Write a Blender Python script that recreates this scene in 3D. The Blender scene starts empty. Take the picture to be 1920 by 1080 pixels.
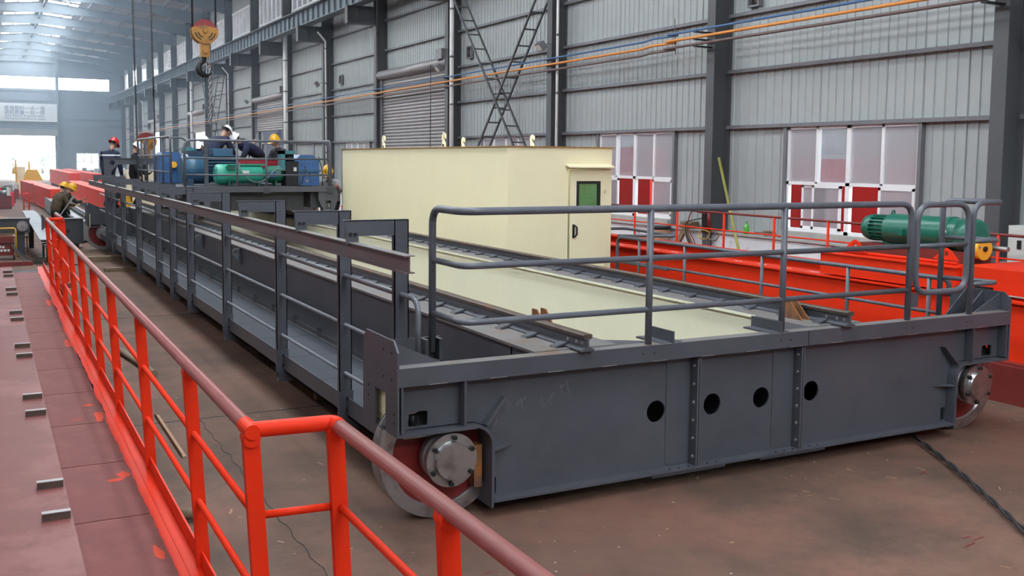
import bpy, bmesh, math, random
from mathutils import Vector, Matrix
from mathutils.geometry import tessellate_polygon
random.seed(7)
SC = bpy.context.scene
COL = SC.collection
PI = math.pi

# ------------------------------------------------------------------ camera
YAW, PITCH, ROLL = 0.4844, 0.0871, 0.00925
CAM_H = 2.47
cam = bpy.data.cameras.new('camera')
cam.sensor_width = 36.0
cam.lens = 36.0 * 1875.7 / 1920.0
cam.shift_y = -76.0 / 1920.0
cam.clip_end = 600.0
camo = bpy.data.objects.new('camera', cam)
COL.objects.link(camo)
_f = Vector((math.sin(YAW) * math.cos(PITCH), math.cos(YAW) * math.cos(PITCH), -math.sin(PITCH)))
_r = Vector((math.cos(YAW), -math.sin(YAW), 0))
_u = _r.cross(_f)
_r2 = _r * math.cos(ROLL) + _u * math.sin(ROLL)
_u2 = -_r * math.sin(ROLL) + _u * math.cos(ROLL)
camo.matrix_world = Matrix(((_r2.x, _u2.x, -_f.x, 0), (_r2.y, _u2.y, -_f.y, 0), (_r2.z, _u2.z, -_f.z, CAM_H), (0, 0, 0, 1)))
SC.camera = camo

# ------------------------------------------------------------------ world, exposure
SKY = (0.86, 0.93, 1.0)
SKY_STRENGTH = 11.0
SKYLIGHT_STRENGTH = 9.0
world = bpy.data.worlds.new('world')
SC.world = world
world.use_nodes = True
bg = world.node_tree.nodes['Background']
bg.inputs[0].default_value = (*SKY, 1)
bg.inputs[1].default_value = SKY_STRENGTH
SC.view_settings.view_transform = 'Standard'
SC.view_settings.look = 'None'
SC.view_settings.gamma = 1.0
SC.view_settings.use_curve_mapping = False
SC.view_settings.exposure = 0.36

# ------------------------------------------------------------------ materials
MAT = {}
def srgb(r, g, b):
    def c(v):
        v /= 255.0
        return v / 12.92 if v <= 0.04045 else ((v + 0.055) / 1.055) ** 2.4
    return (c(r), c(g), c(b))

def mk(name, col, rough=0.5, metal=0.0, var=0.12, scale=3.0, col2=None, patch=0.0, pscale=1.2, bump=0.0, bscale=60.0, spec=0.5, coords='Object'):
    m = bpy.data.materials.new(name)
    m.use_nodes = True
    nt = m.node_tree
    b = nt.nodes['Principled BSDF']
    b.inputs['Roughness'].default_value = rough
    b.inputs['Metallic'].default_value = metal
    b.inputs['Specular IOR Level'].default_value = spec
    tc = nt.nodes.new('ShaderNodeTexCoord')
    n = nt.nodes.new('ShaderNodeTexNoise')
    n.inputs['Scale'].default_value = scale
    n.inputs['Detail'].default_value = 6
    n.inputs['Roughness'].default_value = 0.65
    nt.links.new(tc.outputs[coords], n.inputs['Vector'])
    r = nt.nodes.new('ShaderNodeValToRGB')
    r.color_ramp.elements[0].position = 0.3
    r.color_ramp.elements[1].position = 0.72
    r.color_ramp.elements[0].color = (*[max(0, c * (1 - var)) for c in col], 1)
    r.color_ramp.elements[1].color = (*[min(1, c * (1 + var)) for c in col], 1)
    nt.links.new(n.outputs['Fac'], r.inputs['Fac'])
    out = r.outputs['Color']
    if col2 is not None and patch > 0:
        n2 = nt.nodes.new('ShaderNodeTexNoise')
        n2.inputs['Scale'].default_value = pscale
        n2.inputs['Detail'].default_value = 8
        n2.inputs['Roughness'].default_value = 0.7
        nt.links.new(tc.outputs[coords], n2.inputs['Vector'])
        r2 = nt.nodes.new('ShaderNodeValToRGB')
        r2.color_ramp.elements[0].position = 0.62 - patch * 0.3
        r2.color_ramp.elements[1].position = 0.72 - patch * 0.2
        nt.links.new(n2.outputs['Fac'], r2.inputs['Fac'])
        mx = nt.nodes.new('ShaderNodeMixRGB')
        nt.links.new(r2.outputs['Color'], mx.inputs['Fac'])
        nt.links.new(out, mx.inputs['Color1'])
        mx.inputs['Color2'].default_value = (*col2, 1)
        out = mx.outputs['Color']
    nt.links.new(out, b.inputs['Base Color'])
    if bump > 0:
        nb = nt.nodes.new('ShaderNodeTexNoise')
        nb.inputs['Scale'].default_value = bscale
        nb.inputs['Detail'].default_value = 4
        nt.links.new(tc.outputs[coords], nb.inputs['Vector'])
        bp = nt.nodes.new('ShaderNodeBump')
        bp.inputs['Strength'].default_value = bump
        bp.inputs['Distance'].default_value = 0.01
        nt.links.new(nb.outputs['Fac'], bp.inputs['Height'])
        nt.links.new(bp.outputs['Normal'], b.inputs['Normal'])
    MAT[name] = m
    return m

def mk_emit(name, col, strength):
    m = bpy.data.materials.new(name)
    m.use_nodes = True
    nt = m.node_tree
    nt.nodes.remove(nt.nodes['Principled BSDF'])
    e = nt.nodes.new('ShaderNodeEmission')
    n = nt.nodes.new('ShaderNodeTexNoise')
    n.inputs['Scale'].default_value = 1.5
    r = nt.nodes.new('ShaderNodeValToRGB')
    r.color_ramp.elements[0].color = (*[c * 0.92 for c in col], 1)
    r.color_ramp.elements[1].color = (*col, 1)
    nt.links.new(n.outputs['Fac'], r.inputs['Fac'])
    nt.links.new(r.outputs['Color'], e.inputs['Color'])
    e.inputs['Strength'].default_value = strength
    nt.links.new(e.outputs[0], nt.nodes['Material Output'].inputs['Surface'])
    MAT[name] = m
    return m

def mk_pane(name, col, clear=0.4, gloss=0.12, rough=0.08):
    """window glass: part clear, part milky, part reflecting"""
    m = bpy.data.materials.new(name)
    m.use_nodes = True
    nt = m.node_tree
    nt.nodes.remove(nt.nodes['Principled BSDF'])
    t = nt.nodes.new('ShaderNodeBsdfTransparent')
    d = nt.nodes.new('ShaderNodeBsdfTranslucent')
    d2 = nt.nodes.new('ShaderNodeBsdfDiffuse')
    g = nt.nodes.new('ShaderNodeBsdfGlossy')
    g.inputs['Roughness'].default_value = rough
    d.inputs['Color'].default_value = (*col, 1)
    n = nt.nodes.new('ShaderNodeTexNoise')
    n.inputs['Scale'].default_value = 0.9
    tc = nt.nodes.new('ShaderNodeTexCoord')
    nt.links.new(tc.outputs['Object'], n.inputs['Vector'])
    r = nt.nodes.new('ShaderNodeValToRGB')
    r.color_ramp.elements[0].color = (*[c * 0.85 for c in col], 1)
    r.color_ramp.elements[1].color = (*col, 1)
    nt.links.new(n.outputs['Fac'], r.inputs['Fac'])
    nt.links.new(r.outputs['Color'], d2.inputs['Color'])
    a = nt.nodes.new('ShaderNodeMixShader'); a.inputs[0].default_value = 0.5
    nt.links.new(d.outputs[0], a.inputs[1]); nt.links.new(d2.outputs[0], a.inputs[2])
    b = nt.nodes.new('ShaderNodeMixShader'); b.inputs[0].default_value = clear
    nt.links.new(a.outputs[0], b.inputs[1]); nt.links.new(t.outputs[0], b.inputs[2])
    c = nt.nodes.new('ShaderNodeMixShader'); c.inputs[0].default_value = gloss
    nt.links.new(b.outputs[0], c.inputs[1]); nt.links.new(g.outputs[0], c.inputs[2])
    nt.links.new(c.outputs[0], nt.nodes['Material Output'].inputs['Surface'])
    MAT[name] = m
    return m

mk('grey_paint', (0.068, 0.071, 0.086), 0.42, 0, 0.14, 2.2, col2=(0.080, 0.080, 0.092), patch=0.35, pscale=0.9, bump=0.06, bscale=120)
mk('grey_pipe', (0.10, 0.105, 0.125), 0.36, 0, 0.15, 6)
mk('grey_rail', (0.17, 0.175, 0.20), 0.3, 0.1, 0.12, 6)
mk('grey_dark', (0.05, 0.052, 0.06), 0.5, 0, 0.15, 3)
mk('grey_flange', (0.16, 0.15, 0.15), 0.5, 0, 0.2, 3, col2=(0.17, 0.12, 0.09), patch=0.3, pscale=2.5)
mk('track_primer', (0.13, 0.085, 0.09), 0.45, 0, 0.15, 3, col2=(0.10, 0.09, 0.10), patch=0.4, pscale=1.5)
mk('rail_rust', (0.105, 0.078, 0.062), 0.5, 0.4, 0.3, 8, col2=(0.19, 0.085, 0.04), patch=0.25, pscale=5, bump=0.1)
mk('rust', (0.26, 0.10, 0.03), 0.75, 0, 0.3, 8, col2=(0.12, 0.06, 0.04), patch=0.4, pscale=6)
mk('steel', (0.44, 0.43, 0.43), 0.32, 0.9, 0.12, 7, col2=(0.27, 0.25, 0.25), patch=0.4, pscale=5)
mk('steel_dull', (0.33, 0.32, 0.32), 0.45, 0.8, 0.15, 5)
mk('bolt_black', (0.02, 0.02, 0.022), 0.45, 0.4, 0.2, 10)
mk('black', (0.012, 0.012, 0.014), 0.6, 0, 0.2, 4)
mk('wheel_red', (0.17, 0.010, 0.008), 0.45, 0, 0.2, 5)
mk('orange_paint', (0.72, 0.034, 0.009), 0.45, 0, 0.06, 2.5, spec=0.12)
mk('orange_far', (0.82, 0.050, 0.016), 0.45, 0, 0.08, 1.0, spec=0.15)
mk('red_paint', (0.82, 0.02, 0.015), 0.4, 0, 0.1, 2)
mk('primer', (0.185, 0.058, 0.054), 0.5, 0, 0.12, 2.0, col2=(0.25, 0.095, 0.088), patch=0.35, pscale=1.0, spec=0.22)
mk('primer_pipe', (0.28, 0.085, 0.08), 0.4, 0, 0.1, 4)
mk('primer_dark', (0.17, 0.022, 0.018), 0.45, 0, 0.15, 3)
mk('cream', (0.90, 0.81, 0.54), 0.42, 0, 0.025, 1.2, spec=0.35)
mk('cream_web', (0.93, 0.92, 0.70), 0.42, 0, 0.03, 1.0, spec=0.35)
mk('wall_sheet', (0.36, 0.385, 0.385), 0.5, 0.1, 0.07, 1.0, col2=(0.31, 0.33, 0.335), patch=0.35, pscale=0.5)
mk('wall_sheet_dark', (0.28, 0.30, 0.31), 0.5, 0.1, 0.07, 1.0)
mk('column_paint', (0.075, 0.078, 0.085), 0.5, 0, 0.12, 1.5)
mk('girt_paint', (0.17, 0.17, 0.185), 0.45, 0.2, 0.1, 3)
mk('plinth', (0.70, 0.72, 0.75), 0.8, 0, 0.1, 2.0, col2=(0.30, 0.29, 0.28), patch=0.25, pscale=1.6)
mk('white_frame', (0.78, 0.78, 0.79), 0.4, 0, 0.06, 4)
mk('pvc', (0.75, 0.74, 0.74), 0.35, 0, 0.05, 3)
mk('shutter', (0.30, 0.285, 0.29), 0.38, 0.3, 0.1, 2.0)
mk('roof_sheet', (0.38, 0.375, 0.385), 0.45, 0.15, 0.1, 0.8)
mk('roof_steel', (0.15, 0.185, 0.215), 0.5, 0, 0.1, 1)
mk('end_wall', (0.17, 0.205, 0.25), 0.6, 0, 0.08, 0.5)
mk('blue_pipe', (0.05, 0.14, 0.30), 0.4, 0, 0.1, 5)
mk('orange_pipe', (0.70, 0.26, 0.05), 0.4, 0, 0.1, 5)
mk('brown_pipe', (0.13, 0.09, 0.085), 0.45, 0, 0.15, 5)
mk('green_machine', (0.012, 0.125, 0.085), 0.32, 0, 0.1, 4)
mk('green_bright', (0.04, 0.34, 0.24), 0.35, 0, 0.1, 4)
mk('blue_motor', (0.04, 0.115, 0.20), 0.35, 0, 0.12, 4)
mk('blue_dark', (0.02, 0.045, 0.09), 0.4, 0, 0.12, 4)
mk('blue_box', (0.045, 0.125, 0.30), 0.35, 0, 0.12, 4)
mk('teal', (0.06, 0.22, 0.25), 0.35, 0, 0.1, 4)
mk('crimson', (0.45, 0.02, 0.045), 0.4, 0, 0.12, 6)
mk('yellow_paint', (0.80, 0.42, 0.03), 0.4, 0, 0.08, 3)
mk('yellow_crane', (0.85, 0.48, 0.03), 0.4, 0, 0.06, 1)
mk('hook_yellow', (0.34, 0.15, 0.018), 0.45, 0, 0.2, 5, col2=(0.10, 0.06, 0.03), patch=0.35, pscale=4)
mk('hook_red', (0.20, 0.02, 0.02), 0.5, 0, 0.2, 5)
mk('rope_dark', (0.035, 0.033, 0.035), 0.6, 0.2, 0.2, 20)
mk('sign_white', (0.55, 0.58, 0.62), 0.6, 0, 0.03, 1)
mk('sign_ink', (0.05, 0.08, 0.17), 0.6, 0, 0.05, 1)
mk('navy', (0.012, 0.016, 0.045), 0.8, 0, 0.2, 6)
mk('black_cloth', (0.008, 0.008, 0.011), 0.85, 0, 0.2, 6)
mk('camo', (0.085, 0.062, 0.036), 0.85, 0, 0.35, 14, col2=(0.035, 0.024, 0.014), patch=0.5, pscale=9)
mk('camo_trouser', (0.02, 0.02, 0.022), 0.85, 0, 0.2, 6)
mk('white_shirt', (0.60, 0.60, 0.62), 0.8, 0, 0.08, 6)
mk('reflective', (0.70, 0.71, 0.72), 0.4, 0.2, 0.05, 6)
mk('skin', (0.50, 0.27, 0.19), 0.55, 0, 0.08, 12)
mk('hair', (0.012, 0.010, 0.010), 0.6, 0, 0.2, 20)
mk('helmet_red', (0.62, 0.02, 0.02), 0.25, 0, 0.05, 4)
mk('helmet_white', (0.78, 0.79, 0.80), 0.25, 0, 0.03, 4)
mk('helmet_yellow', (0.78, 0.42, 0.02), 0.3, 0, 0.05, 4)
mk('glove', (0.50, 0.36, 0.22), 0.8, 0, 0.15, 10)
mk('cardboard', (0.34, 0.19, 0.11), 0.75, 0, 0.12, 4)
mk('wood', (0.20, 0.14, 0.09), 0.8, 0, 0.3, 6)
mk('bamboo', (0.30, 0.28, 0.06), 0.5, 0, 0.15, 6)
mk('concrete_stub', (0.36, 0.35, 0.33), 0.85, 0, 0.15, 3)
mk('bottle_green', (0.09, 0.45, 0.05), 0.2, 0, 0.1, 6)
mk('cabinet_grey', (0.50, 0.53, 0.50), 0.45, 0, 0.08, 2)
mk('chalk', (0.24, 0.24, 0.26), 0.9, 0, 0.1, 20)
mk('ink_black', (0.02, 0.02, 0.02), 0.6, 0, 0.1, 20)
mk('ink_red', (0.40, 0.06, 0.05), 0.6, 0, 0.1, 20)
mk('label_white', (0.7, 0.7, 0.7), 0.5, 0, 0.05, 8)
mk('ground', (0.30, 0.29, 0.27), 0.9, 0, 0.1, 0.3)
mk('leaf', (0.42, 0.58, 0.50), 0.7, 0, 0.35, 1.5)
mk('bark', (0.12, 0.09, 0.06), 0.9, 0, 0.3, 4)
mk('green_room', (0.03, 0.34, 0.10), 0.5, 0, 0.08, 2)
mk('lamp_glass', (0.75, 0.75, 0.72), 0.2, 0.2, 0.05, 6)
mk('cable_grey', (0.14, 0.145, 0.16), 0.5, 0, 0.1, 6)
mk('hazard_cable', (0.60, 0.36, 0.04), 0.5, 0, 0.3, 10, col2=(0.03, 0.03, 0.03), patch=0.5, pscale=14)
mk('silver_sheet', (0.30, 0.32, 0.345), 0.6, 0.0, 0.15, 2)
mk('thin_orange', (0.66, 0.075, 0.04), 0.6, 0, 0.1, 6, spec=0.1)
mk_emit('cabin_glow', (1.0, 0.97, 0.9), 14.0)
mk_emit('skylight', (0.88, 0.95, 1.0), SKYLIGHT_STRENGTH)
mk('lavender_board', (0.45, 0.46, 0.60), 0.6, 0, 0.04, 1)
mk_emit('next_hall_glow', (0.92, 0.96, 1.0), 4.5)
mk_pane('pane_milky', (0.52, 0.50, 0.535), clear=0.30, gloss=0.10, rough=0.12)
mk_pane('pane_clear', (0.55, 0.58, 0.66), clear=0.72, gloss=0.10, rough=0.03)
mk_pane('pane_green', (0.10, 0.45, 0.18), clear=0.6, gloss=0.12, rough=0.03)

def tread_bump(name, scale):
    """raised lozenge tread of chequer plate, added as relief to a paint"""
    nt = MAT[name].node_tree
    b = nt.nodes['Principled BSDF']
    tc = nt.nodes.new('ShaderNodeTexCoord')
    mp = nt.nodes.new('ShaderNodeMapping')
    mp.inputs['Rotation'].default_value = (0, 0, PI / 4)
    mp.inputs['Scale'].default_value = (scale, scale, scale)
    nt.links.new(tc.outputs['Object'], mp.inputs['Vector'])
    v = nt.nodes.new('ShaderNodeTexVoronoi')
    v.distance = 'CHEBYCHEV'
    v.inputs['Randomness'].default_value = 0.0
    v.inputs['Scale'].default_value = 1.0
    nt.links.new(mp.outputs['Vector'], v.inputs['Vector'])
    bp = nt.nodes.new('ShaderNodeBump')
    bp.inputs['Strength'].default_value = 0.5
    bp.inputs['Distance'].default_value = 0.004
    bp.invert = True
    nt.links.new(v.outputs['Distance'], bp.inputs['Height'])
    nt.links.new(bp.outputs['Normal'], b.inputs['Normal'])

mk('deck_grey', (0.052, 0.057, 0.069), 0.75, 0, 0.12, 3, spec=0.15)
tread_bump('deck_grey', 24)
mk('deck_primer', (0.205, 0.060, 0.057), 0.6, 0, 0.14, 2.5, col2=(0.245, 0.085, 0.078), patch=0.35, pscale=1.2, spec=0.2)
tread_bump('deck_primer', 24)

def floor_material():
    m = bpy.data.materials.new('floor_concrete')
    m.use_nodes = True
    nt = m.node_tree
    b = nt.nodes['Principled BSDF']
    b.inputs['Roughness'].default_value = 0.75
    b.inputs['Specular IOR Level'].default_value = 0.35
    tc = nt.nodes.new('ShaderNodeTexCoord')
    def noise(s, d, r=0.6):
        n = nt.nodes.new('ShaderNodeTexNoise')
        n.inputs['Scale'].default_value = s; n.inputs['Detail'].default_value = d; n.inputs['Roughness'].default_value = r
        nt.links.new(tc.outputs['Object'], n.inputs['Vector'])
        return n
    def ramp(n, stops):
        r = nt.nodes.new('ShaderNodeValToRGB')
        e = r.color_ramp.elements
        e[0].position, e[0].color = stops[0][0], (*stops[0][1], 1)
        e[1].position, e[1].color = stops[-1][0], (*stops[-1][1], 1)
        for p, c in stops[1:-1]:
            x = e.new(p); x.color = (*c, 1)
        nt.links.new(n.outputs['Fac'], r.inputs['Fac'])
        return r
    base = ramp(noise(0.38, 9, 0.72), [(0.28, (0.070, 0.037, 0.026)), (0.42, (0.112, 0.060, 0.042)), (0.56, (0.146, 0.079, 0.056)), (0.72, (0.200, 0.112, 0.082))])
    stain = ramp(noise(0.7, 10, 0.75), [(0.46, (0, 0, 0)), (0.62, (1, 1, 1))])
    mx = nt.nodes.new('ShaderNodeMixRGB'); mx.inputs['Color2'].default_value = (0.058, 0.038, 0.030, 1)
    mul = nt.nodes.new('ShaderNodeMath'); mul.operation = 'MULTIPLY'; mul.inputs[1].default_value = 0.75
    nt.links.new(stain.outputs['Color'], mul.inputs[0])
    nt.links.new(mul.outputs[0], mx.inputs['Fac']); nt.links.new(base.outputs['Color'], mx.inputs['Color1'])
    # red oxide dust
    red = ramp(noise(0.8, 6, 0.6), [(0.50, (0, 0, 0)), (0.7, (1, 1, 1))])
    mul2 = nt.nodes.new('ShaderNodeMath'); mul2.operation = 'MULTIPLY'; mul2.inputs[1].default_value = 0.45
    nt.links.new(red.outputs['Color'], mul2.inputs[0])
    mx2 = nt.nodes.new('ShaderNodeMixRGB'); mx2.inputs['Color2'].default_value = (0.215, 0.088, 0.062, 1)
    nt.links.new(mul2.outputs[0], mx2.inputs['Fac']); nt.links.new(mx.outputs['Color'], mx2.inputs['Color1'])
    # paint specks: sparse pale flecks
    v = nt.nodes.new('ShaderNodeTexVoronoi'); v.inputs['Scale'].default_value = 7.0
    nt.links.new(tc.outputs['Object'], v.inputs['Vector'])
    lt = nt.nodes.new('ShaderNodeMath'); lt.operation = 'LESS_THAN'; lt.inputs[1].default_value = 0.06
    nt.links.new(v.outputs['Distance'], lt.inputs[0])
    gate = ramp(noise(0.9, 3), [(0.50, (0, 0, 0)), (0.58, (1, 1, 1))])
    ml = nt.nodes.new('ShaderNodeMath'); ml.operation = 'MULTIPLY'
    nt.links.new(lt.outputs[0], ml.inputs[0]); nt.links.new(gate.outputs['Color'], ml.inputs[1])
    mx3 = nt.nodes.new('ShaderNodeMixRGB'); mx3.inputs['Color2'].default_value = (0.45, 0.38, 0.30, 1)
    nt.links.new(ml.outputs[0], mx3.inputs['Fac']); nt.links.new(mx2.outputs['Color'], mx3.inputs['Color1'])
    nt.links.new(mx3.outputs['Color'], b.inputs['Base Color'])
    bp = nt.nodes.new('ShaderNodeBump'); bp.inputs['Strength'].default_value = 0.15; bp.inputs['Distance'].default_value = 0.01
    nt.links.new(noise(14, 6).outputs['Fac'], bp.inputs['Height']); nt.links.new(bp.outputs['Normal'], b.inputs['Normal'])
    MAT['floor'] = m
floor_material()

# ------------------------------------------------------------------ mesh helpers
class MB:
    def __init__(s):
        s.v = []; s.f = []; s.sm = []
    def _add(s, vs, fs, smooth=False):
        b = len(s.v)
        s.v.extend([tuple(v) for v in vs])
        for f in fs:
            s.f.append(tuple(b + i for i in f)); s.sm.append(smooth)
        return s
    def box(s, x0, x1, y0, y1, z0, z1):
        x0, x1 = min(x0, x1), max(x0, x1); y0, y1 = min(y0, y1), max(y0, y1); z0, z1 = min(z0, z1), max(z0, z1)
        return s._add([(x0, y0, z0), (x1, y0, z0), (x1, y1, z0), (x0, y1, z0), (x0, y0, z1), (x1, y0, z1), (x1, y1, z1), (x0, y1, z1)],
                      [(0, 3, 2, 1), (4, 5, 6, 7), (0, 1, 5, 4), (1, 2, 6, 5), (2, 3, 7, 6), (3, 0, 4, 7)])
    def bar(s, p0, p1, w, h, up=(0, 0, 1)):
        """rectangular bar between two points, w across, h along up"""
        p0, p1 = Vector(p0), Vector(p1)
        d = (p1 - p0).normalized(); u = Vector(up)
        if abs(d.dot(u)) > 0.98: u = Vector((1, 0, 0))
        x = d.cross(u).normalized(); y = x.cross(d).normalized()
        vs = []
        for p in (p0, p1):
            for a, b in ((-1, -1), (1, -1), (1, 1), (-1, 1)):
                vs.append(p + x * (a * w / 2) + y * (b * h / 2))
        return s._add(vs, [(0, 1, 2, 3), (7, 6, 5, 4), (0, 4, 5, 1), (1, 5, 6, 2), (2, 6, 7, 3), (3, 7, 4, 0)])
    def tube(s, pts, r, n=10, caps=True):
        pts = [Vector(p) for p in pts]
        m = len(pts)
        rs = r if isinstance(r, (list, tuple)) else [r] * m
        tang = []
        for i in range(m):
            a = pts[max(0, i - 1)]; b = pts[min(m - 1, i + 1)]
            tang.append((b - a).normalized())
        t = tang[0]
        ref = Vector((0, 0, 1)) if abs(t.z) < 0.9 else Vector((1, 0, 0))
        nx = t.cross(ref).normalized()
        vs = []
        for i in range(m):
            t = tang[i]
            nx = (nx - t * nx.dot(t))
            nx = nx.normalized() if nx.length > 1e-6 else t.cross(Vector((0.3, 0.5, 0.8))).normalized()
            ny = t.cross(nx)
            for k in range(n):
                a = 2 * PI * k / n
                vs.append(pts[i] + (nx * math.cos(a) + ny * math.sin(a)) * rs[i])
        fs = []
        for i in range(m - 1):
            for k in range(n):
                k2 = (k + 1) % n
                fs.append((i * n + k, i * n + k2, (i + 1) * n + k2, (i + 1) * n + k))
        s._add(vs, fs, True)
        if caps:
            b = len(s.v) - m * n
            s.f.append(tuple(b + k for k in range(n))[::-1]); s.sm.append(False)
            s.f.append(tuple(b + (m - 1) * n + k for k in range(n))); s.sm.append(False)
        return s
    def cyl(s, p0, p1, r, n=16, caps=True):
        return s.tube([p0, p1], r, n, caps)
    def lathe(s, c, axis, prof, n=28, smooth=True, ring=False):
        """revolve prof [(distance along axis, radius)] about axis through c"""
        c = Vector(c); ax = Vector(axis).normalized()
        ref = Vector((0, 0, 1)) if abs(ax.z) < 0.9 else Vector((1, 0, 0))
        e1 = ax.cross(ref).normalized(); e2 = ax.cross(e1)
        vs = []
        if ring: prof = list(prof) + [prof[0]]
        for d, r in prof:
            for k in range(n):
                a = 2 * PI * k / n
                vs.append(c + ax * d + (e1 * math.cos(a) + e2 * math.sin(a)) * r)
        b = len(s.v)
        s.v.extend([tuple(v) for v in vs])
        for i in range(len(prof) - 1):
            d0, r0 = prof[i]; d1, r1 = prof[i + 1]
            for k in range(n):
                k2 = (k + 1) % n
                s.f.append((b + i * n + k, b + i * n + k2, b + (i + 1) * n + k2, b + (i + 1) * n + k)); s.sm.append(False if not smooth else abs(r1 - r0) < 1e-6 or smooth == 'all')
        if not ring and prof[0][1] > 1e-5:
            s.f.append(tuple(b + k for k in range(n))[::-1]); s.sm.append(False)
        if not ring and prof[-1][1] > 1e-5:
            s.f.append(tuple(b + (len(prof) - 1) * n + k for k in range(n))); s.sm.append(False)
        return s
    def prism(s, outer, holes=(), plane='xz', d0=0.0, d1=0.02):
        """flat plate with holes. plane 'xz' (extruded in y), 'yz' (in x), 'xy' (in z)"""
        loops = [list(outer)] + [list(h) for h in holes]
        tri = tessellate_polygon([[Vector((a, b, 0)) for a, b in l] for l in loops])
        flat = [p for l in loops for p in l]
        def P(a, b, d):
            return (a, d, b) if plane == 'xz' else ((d, a, b) if plane == 'yz' else (a, b, d))
        n = len(flat)
        vs = [P(a, b, d0) for a, b in flat] + [P(a, b, d1) for a, b in flat]
        fs = []
        for t in tri:
            fs.append(tuple(t)); fs.append(tuple(n + i for i in reversed(t)))
        o = 0
        for l in loops:
            m = len(l)
            for i in range(m):
                j = (i + 1) % m
                fs.append((o + i, o + j, n + o + j, n + o + i))
            o += m
        return s._add(vs, fs)
    def sphere(s, c, r, n=12, m=8, squash=(1, 1, 1), half=False):
        c = Vector(c); vs = []; fs = []
        rows = m + 1
        for i in range(rows):
            th = (PI / 2 if half else PI) * i / m
            for k in range(n):
                a = 2 * PI * k / n
                vs.append((c.x + r * squash[0] * math.sin(th) * math.cos(a), c.y + r * squash[1] * math.sin(th) * math.sin(a), c.z + r * squash[2] * math.cos(th)))
        for i in range(m):
            for k in range(n):
                k2 = (k + 1) % n
                fs.append((i * n + k, (i + 1) * n + k, (i + 1) * n + k2, i * n + k2))
        return s._add(vs, fs, True)
    def mesh(s, name, mat, off=(0, 0, 0)):
        me = bpy.data.meshes.new(name)
        ox, oy, oz = off
        me.from_pydata([(x - ox, y - oy, z - oz) for x, y, z in s.v], [], s.f)
        me.polygons.foreach_set('use_smooth', s.sm)
        bm = bmesh.new(); bm.from_mesh(me)
        bmesh.ops.remove_doubles(bm, verts=bm.verts, dist=1e-6)
        bmesh.ops.recalc_face_normals(bm, faces=bm.faces)
        bm.to_mesh(me); bm.free()
        if mat: me.materials.append(MAT[mat])
        return me
    def build(s, name, mat, parent=None, kind=None):
        off = ORG.get(root_of(parent), (0, 0, 0)) if parent else (0, 0, 0)
        me = s.mesh(name, mat, off)
        o = bpy.data.objects.new(name, me)
        COL.objects.link(o)
        if parent: o.parent = parent
        if kind: o['kind'] = kind
        return o

ORG = {}
def root_of(o):
    while o.parent: o = o.parent
    return o.name
def tag(o, label, cat, group=None):
    o['label'] = label; o['category'] = cat
    if group: o['group'] = group
    return o
def thing(name, loc, label, cat, group=None):
    o = bpy.data.objects.new(name, None)
    o.empty_display_size = 0.2
    COL.objects.link(o)
    o.location = loc
    ORG[o.name] = tuple(loc)
    return tag(o, label, cat, group)
def solo(mb, name, mat, label, cat, group=None):
    """a thing that is one mesh"""
    return tag(mb.build(name, mat), label, cat, group)
def struct(mb, name, mat):
    o = mb.build(name, mat); o['kind'] = 'structure'
    return o
def shell(name):
    o = bpy.data.objects.new(name, None); COL.objects.link(o); o['kind'] = 'structure'; ORG[o.name] = (0, 0, 0)
    return o
def inst(me, name, loc, parent=None, rot=None, scale=None):
    """another object on shared mesh data, at a world location"""
    o = bpy.data.objects.new(name, me); COL.objects.link(o)
    off = ORG.get(root_of(parent), (0, 0, 0)) if parent else (0, 0, 0)
    o.location = (loc[0] - off[0], loc[1] - off[1], loc[2] - off[2])
    if rot: o.rotation_euler = rot
    if scale: o.scale = scale
    if parent: o.parent = parent
    return o
def circ(cx, cz, r, n=20):
    return [(cx + r * math.cos(2 * PI * k / n), cz + r * math.sin(2 * PI * k / n)) for k in range(n)]
def rect(a0, a1, b0, b1):
    return [(a0, b0), (a1, b0), (a1, b1), (a0, b1)]
def rrect(a0, a1, b0, b1, r, n=4):
    out = []
    for cx, cy, s in ((a1 - r, b0 + r, -PI / 2), (a1 - r, b1 - r, 0), (a0 + r, b1 - r, PI / 2), (a0 + r, b0 + r, PI)):
        for k in range(n + 1):
            t = s + (PI / 2) * k / n
            out.append((cx + r * math.cos(t), cy + r * math.sin(t)))
    return out
def rnd(pts, rad, n=5):
    """polyline with rounded corners"""
    pts = [Vector(p) for p in pts]
    out = [pts[0]]
    for i in range(1, len(pts) - 1):
        a, b, c = pts[i - 1], pts[i], pts[i + 1]
        d0 = (a - b); d1 = (c - b)
        r = min(rad, d0.length * 0.49, d1.length * 0.49)
        p0 = b + d0.normalized() * r; p1 = b + d1.normalized() * r
        for k in range(n + 1):
            t = k / n
            out.append(p0 * (1 - t) ** 2 + b * 2 * t * (1 - t) + p1 * t ** 2)
    out.append(pts[-1])
    return out
def text_mesh(body, size, mat, parent, loc, rot, name='lettering', extrude=0.0, align='LEFT'):
    c = bpy.data.curves.new(name, 'FONT'); c.body = body; c.size = size; c.extrude = extrude; c.align_x = align
    c.resolution_u = 2
    o = bpy.data.objects.new(name, c); COL.objects.link(o)
    bpy.context.view_layer.update()
    me = bpy.data.meshes.new_from_object(o)
    COL.objects.unlink(o); bpy.data.objects.remove(o); bpy.data.curves.remove(c)
    me.name = name
    me.materials.clear(); me.materials.append(MAT[mat])
    return inst(me, name, loc, parent, rot)

# ================================================================== SETTING
BAY = 6.68
COLY = lambda k: 9.87 + BAY * k
K0, K1 = -3, 16
YB, YE = COLY(K0), COLY(K1)          # back (open) end and far end wall
XW = 13.75                            # inner face of the right hand cladding
XL = -6.0
RIDGE_X, RIDGE_Z, EAVE_Z = 3.9, 13.2, 12.2

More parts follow.
